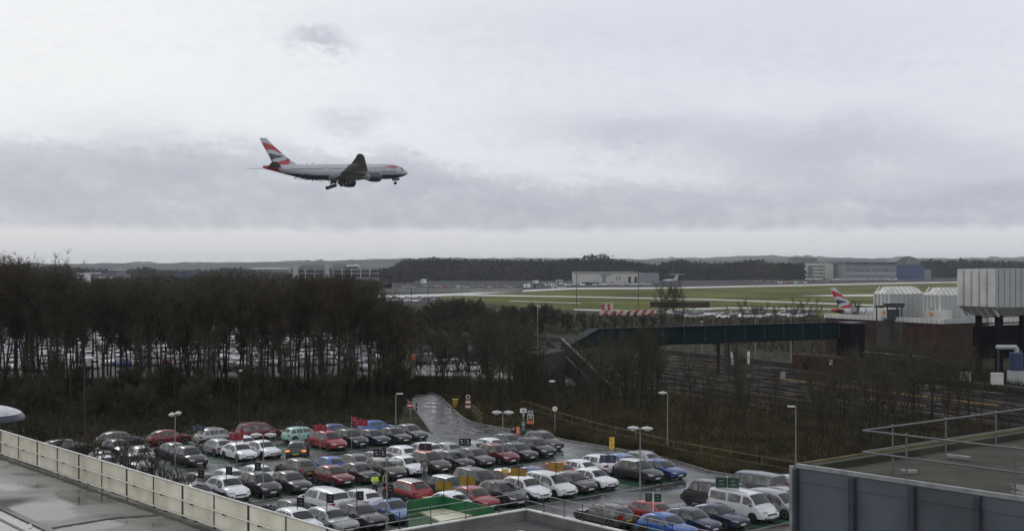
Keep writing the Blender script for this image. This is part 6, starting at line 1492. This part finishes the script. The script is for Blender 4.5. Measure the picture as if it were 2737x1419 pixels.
# middle belt in front of the airfield
MT=[(1000,798),(1040,812),(1100,820),(1200,806),(1260,803),(1320,826),(1400,812),(1470,816),(1530,832),(1600,846),(1750,846),(1850,838),(1960,812),(2060,812),(2160,828),(2230,845)]
for Y,st in ((300,34),(335,30),(372,28),(405,30)):
    px=990
    while px<2240:
        if (Y<310 and 1450<px) or (Y<380 and 1790<px<2190): px+=st; continue
        tp=ilerp(MT,px)
        tree_top(px+r.uniform(-12,12),Y+r.uniform(-10,10),tp+(6 if Y>390 else 0)+(8 if 1800<px<2180 and Y<380 else 0),(SP if px<1760 else LP),'low scrubby bare tree in the belt before the airfield','scrubby trees before the airfield',name='scrub_tree',H=8,jit=16,wid=1.15,mats=('twig','twig2','twig','twig3'))
        px+=st
for px,Y,tp,lab in ((1772,310,758,'left of a pair of tall open bare trees rising above the airfield grass'),(1815,305,752,'right of a pair of tall open bare trees rising above the airfield grass'),(2295,300,800,'dark bare tree standing before the parked airliner')):
    h=zof(tp,Y); q_=MP[0 if px<1800 else 1]; put_tree(at(px,Y),Y,q_,h/q_[2]*1.05,lab,None,m='twig',sz=h/q_[2])
for px in (1985,2010,2040,2075,2110,2150,2185):
    h=zof(800+r.uniform(-10,14),285); put_tree(at(px,285),285,LP[px%3],h/LP[px%3][2],'upright bare bush of the group left of the parked airliner','upright bare bushes left of the parked airliner','bare_bush',m='twig',sz=h/LP[px%3][2])
# individual trees between the access road and the railway
IND=[(1182,1052,872,1,'slim forked bare tree on the left of the twin pair by the side yard'),(1207,1060,868,0,'slim forked bare tree on the right of the twin pair by the side yard'),(1255,1080,842,2,'tall bare tree with thick trunk behind the yellow cabinet'),
 (1336,1100,826,1,'big forked bare tree left of the poster board'),(1372,1108,842,0,'big forked bare tree behind the green totem'),(1300,1085,860,2,'thin bare tree between the side yard trees'),(1428,1085,880,1,'bare tree in front of the bridge stairs foot'),
 (1590,1146,905,0,'dark bare tree growing through the timber fence'),(1540,1085,900,2,'thin leaning bare tree right of the bridge stairs'),(1572,1090,905,0,'thin bare tree beyond the timber fence right of the stairs'),(1640,1080,880,1,'bare tree before the pale yard patch'),(1672,1100,890,2,'bare tree right of the pale yard patch'),(1715,1095,870,0,'ivy clad bare tree hiding the bridge pier'),(1745,1100,872,1,'second ivy clad bare tree hiding the bridge pier'),(1760,1085,880,2,'third bare tree in the clump by the bridge pier'),
 (1850,1110,925,2,'slender bare tree on the railway bank left of the bridge legs'),(1985,1140,960,1,'bare sapling on the railway bank in front of the tracks'),(2232,1220,965,1,'crooked bare tree behind the corner of the blue grey building'),(2350,1202,930,1,'spreading bare tree rising behind the roof guardrail'),(2330,1190,950,0,'bare tree left of the spreading one behind the roof guardrail'),(2440,1150,905,2,'bare tree in front of the brown brick building'),(2560,1120,930,0,'bare tree on the slope left of the pale cabinets'),(1470,1070,955,1,'short bare tree in front of the stair bank'),(1400,1070,905,0,'bare tree left of the bridge stairs')]
for px,by,tp,k,lab in IND:
    x,Y=G(px,by); h=zof(tp,Y); ivy='ivy' in lab
    q_=(TP if ivy else OP)[k]; put_tree(x,Y,q_,h/q_[2]*(.8 if ivy else 1.1),lab,None,m='twig2' if ivy else r.choice(('twig','twig2')),sz=h/q_[2],trunk='bark_green' if ivy else None)
# tangle of bare trees between the road, the tracks and the plant building
fore=[(1110,1040,1075,850,900,6),(1260,1050,1085,822,880,8),(1400,1050,1090,860,925,6),(1560,1060,1120,870,935,7),(1760,1060,1140,900,990,5),(2130,1100,1170,910,990,6),(2300,1110,1190,890,970,8),(2480,1080,1140,910,970,5)]
for k_,(px0,b0,b1,t0,t1,n_) in enumerate(fore):
    for i in range(n_):
        px=px0+(fore[k_+1][0]-px0 if k_+1<len(fore) else 150)*(i+r.random())/n_; by=r.uniform(b0,b1); x,Y=G(px,by)
        rdg=ilerp([(1088,1030),(1136,1036),(1178,1055),(1206,1082),(1234,1108),(1262,1122),(1300,1130)],px)
        if px<1300 and by>rdg: by=rdg-r.uniform(2,12); x,Y=G(px,by)
        h=zof(r.uniform(t0,t1),Y); q_=r.choice(MP+OP+OP)
        if 1440<px<1575: continue
        
        put_tree(x,Y,q_,h/q_[2]*r.uniform(.8,1.1),'bare tree in the tangle between the access road and the railway' if px<1500 else 'bare tree on the bank in front of the railway tracks' if px<2130 else 'bare tree in the tangle before the brown brick building','tangled bare trees near the access road' if px<1500 else 'bare trees on the railway bank' if px<2130 else 'bare trees before the brick building',m=r.choice(('twig','twig2','twig')),sz=h/q_[2])
for i in range(26):     # thinner trees that fill the front edge of the left wood
    px=r.uniform(-30,1075); Y=r.uniform(150,168); h=r.uniform(6.5,12); q_=r.choice(MP+LP); 
    put_tree(at(px,Y),Y,q_,h/q_[2]*r.uniform(.7,1),'slim bare tree at the front edge of the big left wood','slim trees at the front of the left wood',m=r.choice(('twig','twig2')),sz=h/q_[2])
# saplings and shrubs over the railway bank and the wood's edge
for i in range(110):
    px=r.uniform(1110,2700); fy=ilerp([(1110,1036),(1150,1040),(1178,1054),(1262,1100),(1300,1104),(1395,1095),(1700,1180),(2124,1265),(2700,1300)],px); ty=ilerp([(1110,1010),(1400,1030),(1700,1040),(2124,1075),(2700,1150)],px)
    py=r.uniform(ty,fy-6); x,Y=G(px,py)
    s_=r.uniform(.18,.45); put_tree(x,Y,LP[i%3],s_,'small bare sapling in the tangle on the railway bank','saplings on the railway bank','bare_sapling',m=r.choice(('twig','twig2','twig3')),sz=s_*r.uniform(.9,1.3))
for i in range(70):
    px=r.uniform(-20,1085); py=r.uniform(1040,ilerp([(0,1150),(600,1125),(950,1118),(1090,1080)],px)); x,Y=G(px,py)
    s_=r.uniform(.25,.5); put_tree(x,Y,SP[i%3],s_,'dark undergrowth bush at the foot of the left wood','undergrowth bushes of the left wood','bare_bush',m=r.choice(('twig','twig2')),sz=s_)
# shrubs by the cream parapet, over the first cars
for i,(px,by,s_) in enumerate(((150,1250,1.1),(210,1262,1.2),(262,1278,1.25),(310,1290,1.2),(352,1300,1.3),(395,1315,1.25),(432,1330,1.2),(465,1338,1.05),(498,1350,.95),(240,1240,1.1),(330,1262,1.1),(410,1280,.95))[::1]):
    s_*=.62
    x,Y=G(px,by); put_tree(x,Y,BP_[0],s_*1.25,'bare twiggy shrub above the cream parapet in front of the left cars','shrubs along the cream parapet','bare_bush',m='twig3' if i%3==0 else 'twig',sz=s_*1.35)
# ---------------------------------------------------------------- ground cover that nobody could count
def scrub(name,regions,m,seed,hmin,hmax,wid=.05,z=0):
    r=random.Random(seed); mb=MB()
    for (px0,px1,f0,f1,n) in regions:
        for _ in range(n):
            px=r.uniform(px0,px1); a=ilerp(f0,px); b=ilerp(f1,px)
            # even spread over the ground, not over the picture
            Ya=CH*F/(a-CY); Yb=CH*F/(b-CY); Y=r.uniform(min(Ya,Yb),max(Ya,Yb)); x=at(px,Y)
            for k in range(3):
                e=Vector((r.uniform(-.7,.7),r.uniform(-.7,.7),1)).normalized()*r.uniform(hmin,hmax); s=Vector((r.uniform(-1,1),r.uniform(-1,1),0)).normalized()*wid*r.uniform(.6,1.6)
                p=Vector((x+r.uniform(-.3,.3),Y+r.uniform(-.3,.3),z)); mb.add([p-s,p+s,p+e],[(0,1,2)])
    return tag(mb.build(name,m),kind='stuff')
woodback=[(-60,1015),(1110,1020)]; woodfront=[(-60,1205),(100,1196),(300,1170),(600,1152),(760,1146),(960,1139),(1060,1137),(1085,1075),(1110,1055)]
scrub('undergrowth',[(-60,1140,woodback,woodfront,9000)],'undergrowth',3,.3,1.5,.06)
bankback=[(1110,1008),(1300,1020),(1600,1040),(2000,1062),(2400,1108),(2760,1150)]; bankfront=[(1110,1040),(1178,1058),(1234,1112),(1262,1128),(1300,1134),(1420,1150),(1508,1174),(1716,1208),(1898,1257),(2124,1295),(2760,1400)]
scrub('bank_scrub',[(1110,2760,bankback,bankfront,17000)],'scrub',4,.25,1.1,.06)
scrub('verge_grass',[(1410,2150,[(1410,1104),(1500,1138),(1700,1190),(1800,1216),(2124,1276)],[(1410,1146),(1508,1172),(1716,1207),(1898,1256),(2150,1298)],5000)],'scrub',8,.25,.95,.05)
scrub('trackside_scrub',[(2230,2740,[(2230,955),(2740,1000)],[(2230,1000),(2740,1060)],4500),(1110,2500,[(1110,865),(2500,985)],[(1110,985),(1500,1000),(1900,1000),(2500,1050)],500),(1000,2240,[(1000,832),(2240,858)],[(1000,880),(1500,895),(1900,925),(2240,960)],9000)],'undergrowth',6,.4,1.6,.05)
def mass(name,prof,Y,depth,m,seed,n,sz,core=.86,z0=0):
    r=random.Random(seed); mb=MB(); xs=[]; px=prof[0][0]
    rings=[]
    while px<=prof[-1][0]:
        h=zof(ilerp(prof,px),Y)*core*r.uniform(.9,1.03); rings.append([(at(px,Y),Y+1,z0),(at(px,Y),Y+2,h*.8),(at(px,Y),Y+depth*.3,h),(at(px,Y)*1.02,Y+depth,h),(at(px,Y)*1.02,Y+depth,z0)]); px+=4 if Y>800 else 8
    mb.loft(rings,closed=False,cap=False)
    for _ in range(n):
        px=r.uniform(prof[0][0],prof[-1][0]); h=zof(ilerp(prof,px),Y)*r.choice((1,1,1,1.05)); t=r.random()**.6; z=max(.5,h*t*r.uniform(.9,1.04)); y=Y+depth*.35*max(0,t-.5)*r.random()*2-r.uniform(0,sz)
        c=Vector((at(px,Y),y,z)); vs=[c+Vector((r.gauss(0,sz*.5),r.gauss(0,sz*.4),r.gauss(0,sz*.5))) for _ in range(3)]; vs=[Vector((v.x,v.y,max(.1,v.z))) for v in vs]; mb.add(vs,[(0,1,2)])
    return tag(mb.build(name,m),kind='stuff')
mass('far_woodland',[(1040,722),(1062,705),(1090,697),(1130,695),(1200,696),(1280,698),(1400,700),(1480,699),(1560,698),(1600,694),(1650,698),(1700,703),(1760,712),(1800,714)],1420,160,'farwood',1,16000,3.4)
mass('far_woodland',[(1000,722),(1040,717),(1070,722),(1100,735)],1250,60,'farwood',12,900,3)
mass('far_woodland',[(1760,714),(1790,702),(1830,695),(1850,704),(1900,708),(1960,706),(2010,697),(2060,705),(2120,708),(2150,706)],1480,120,'farwood',2,8000,3.4)
mass('far_woodland',[(2460,700),(2500,697),(2540,700),(2590,697),(2640,700),(2700,702),(2900,700)],1750,120,'farwood',3,5000,4)
mass('far_woodland',[(2220,708),(2300,704),(2400,706),(2480,704)],1950,80,'farwood',13,2000,4)
mass('distant_tree_belt',[(-60,718),(120,714),(160,711),(200,718),(300,726),(350,722),(380,716),(420,726),(560,724),(600,719),(640,720),(700,728),(800,734),(1010,736)],1500,80,'farwood',4,7000,3.5)
mass('distant_tree_belt',[(-60,744),(200,748),(240,752),(420,745),(520,746),(620,742),(700,748),(900,750),(1010,758)],760,120,'farwood',5,9000,2.6)
mass('distant_tree_belt',[(1400,712),(1700,708),(1770,710),(2200,706),(2300,708)],2500,100,'farwood',6,3000,6)
# a few tall single trees over the skyline
for px,Y,tp,s_,lab in ((1580,1380,683,1.0,'flat topped pine rising over the far wood'),(1612,1390,685,1.2,'round bare crown right of the flat topped pine over the far wood')):
    o=empty('skyline_tree',(at(px,Y),Y,0),0,lab,'tree'); h=zof(tp,Y); b=MB(); b.tube((0,0,0),(0,0,h*.92),.5,.3,6); b.build('trunk','bark',o)
    b=MB(); rr_=random.Random(px)
    for _ in range(260 if px==1580 else 200):
        c=Vector((rr_.gauss(0,4.2),rr_.gauss(0,3),h-1.5+rr_.gauss(0,.9 if px==1580 else 2.6))); b.add([c+Vector((rr_.gauss(0,1),rr_.gauss(0,1),rr_.gauss(0,.6))) for _ in range(3)],[(0,1,2)])
    b.build('crown','farwood',o)
# ================================================================ air
hz=MB(); hz.box((0,4900,47),(15400,10000,96)); ho=hz.build('haze',[]) if 0 else None
me=bpy.data.meshes.new('haze'); me.from_pydata(hz.v,[],hz.f); ho=bpy.data.objects.new('haze',me); col.objects.link(ho); tag(ho,kind='stuff')
m=bpy.data.materials.new('thin_haze'); m.use_nodes=True; nt=m.node_tree; nt.nodes.clear(); out=nt.nodes.new('ShaderNodeOutputMaterial'); pv=nt.nodes.new('ShaderNodeVolumePrincipled')
pv.inputs['Color'].default_value=(.84,.90,1,1); pv.inputs['Density'].default_value=.00007; pv.inputs['Anisotropy'].default_value=.1; nt.links.new(pv.outputs[0],out.inputs['Volume']); me.materials.append(m)
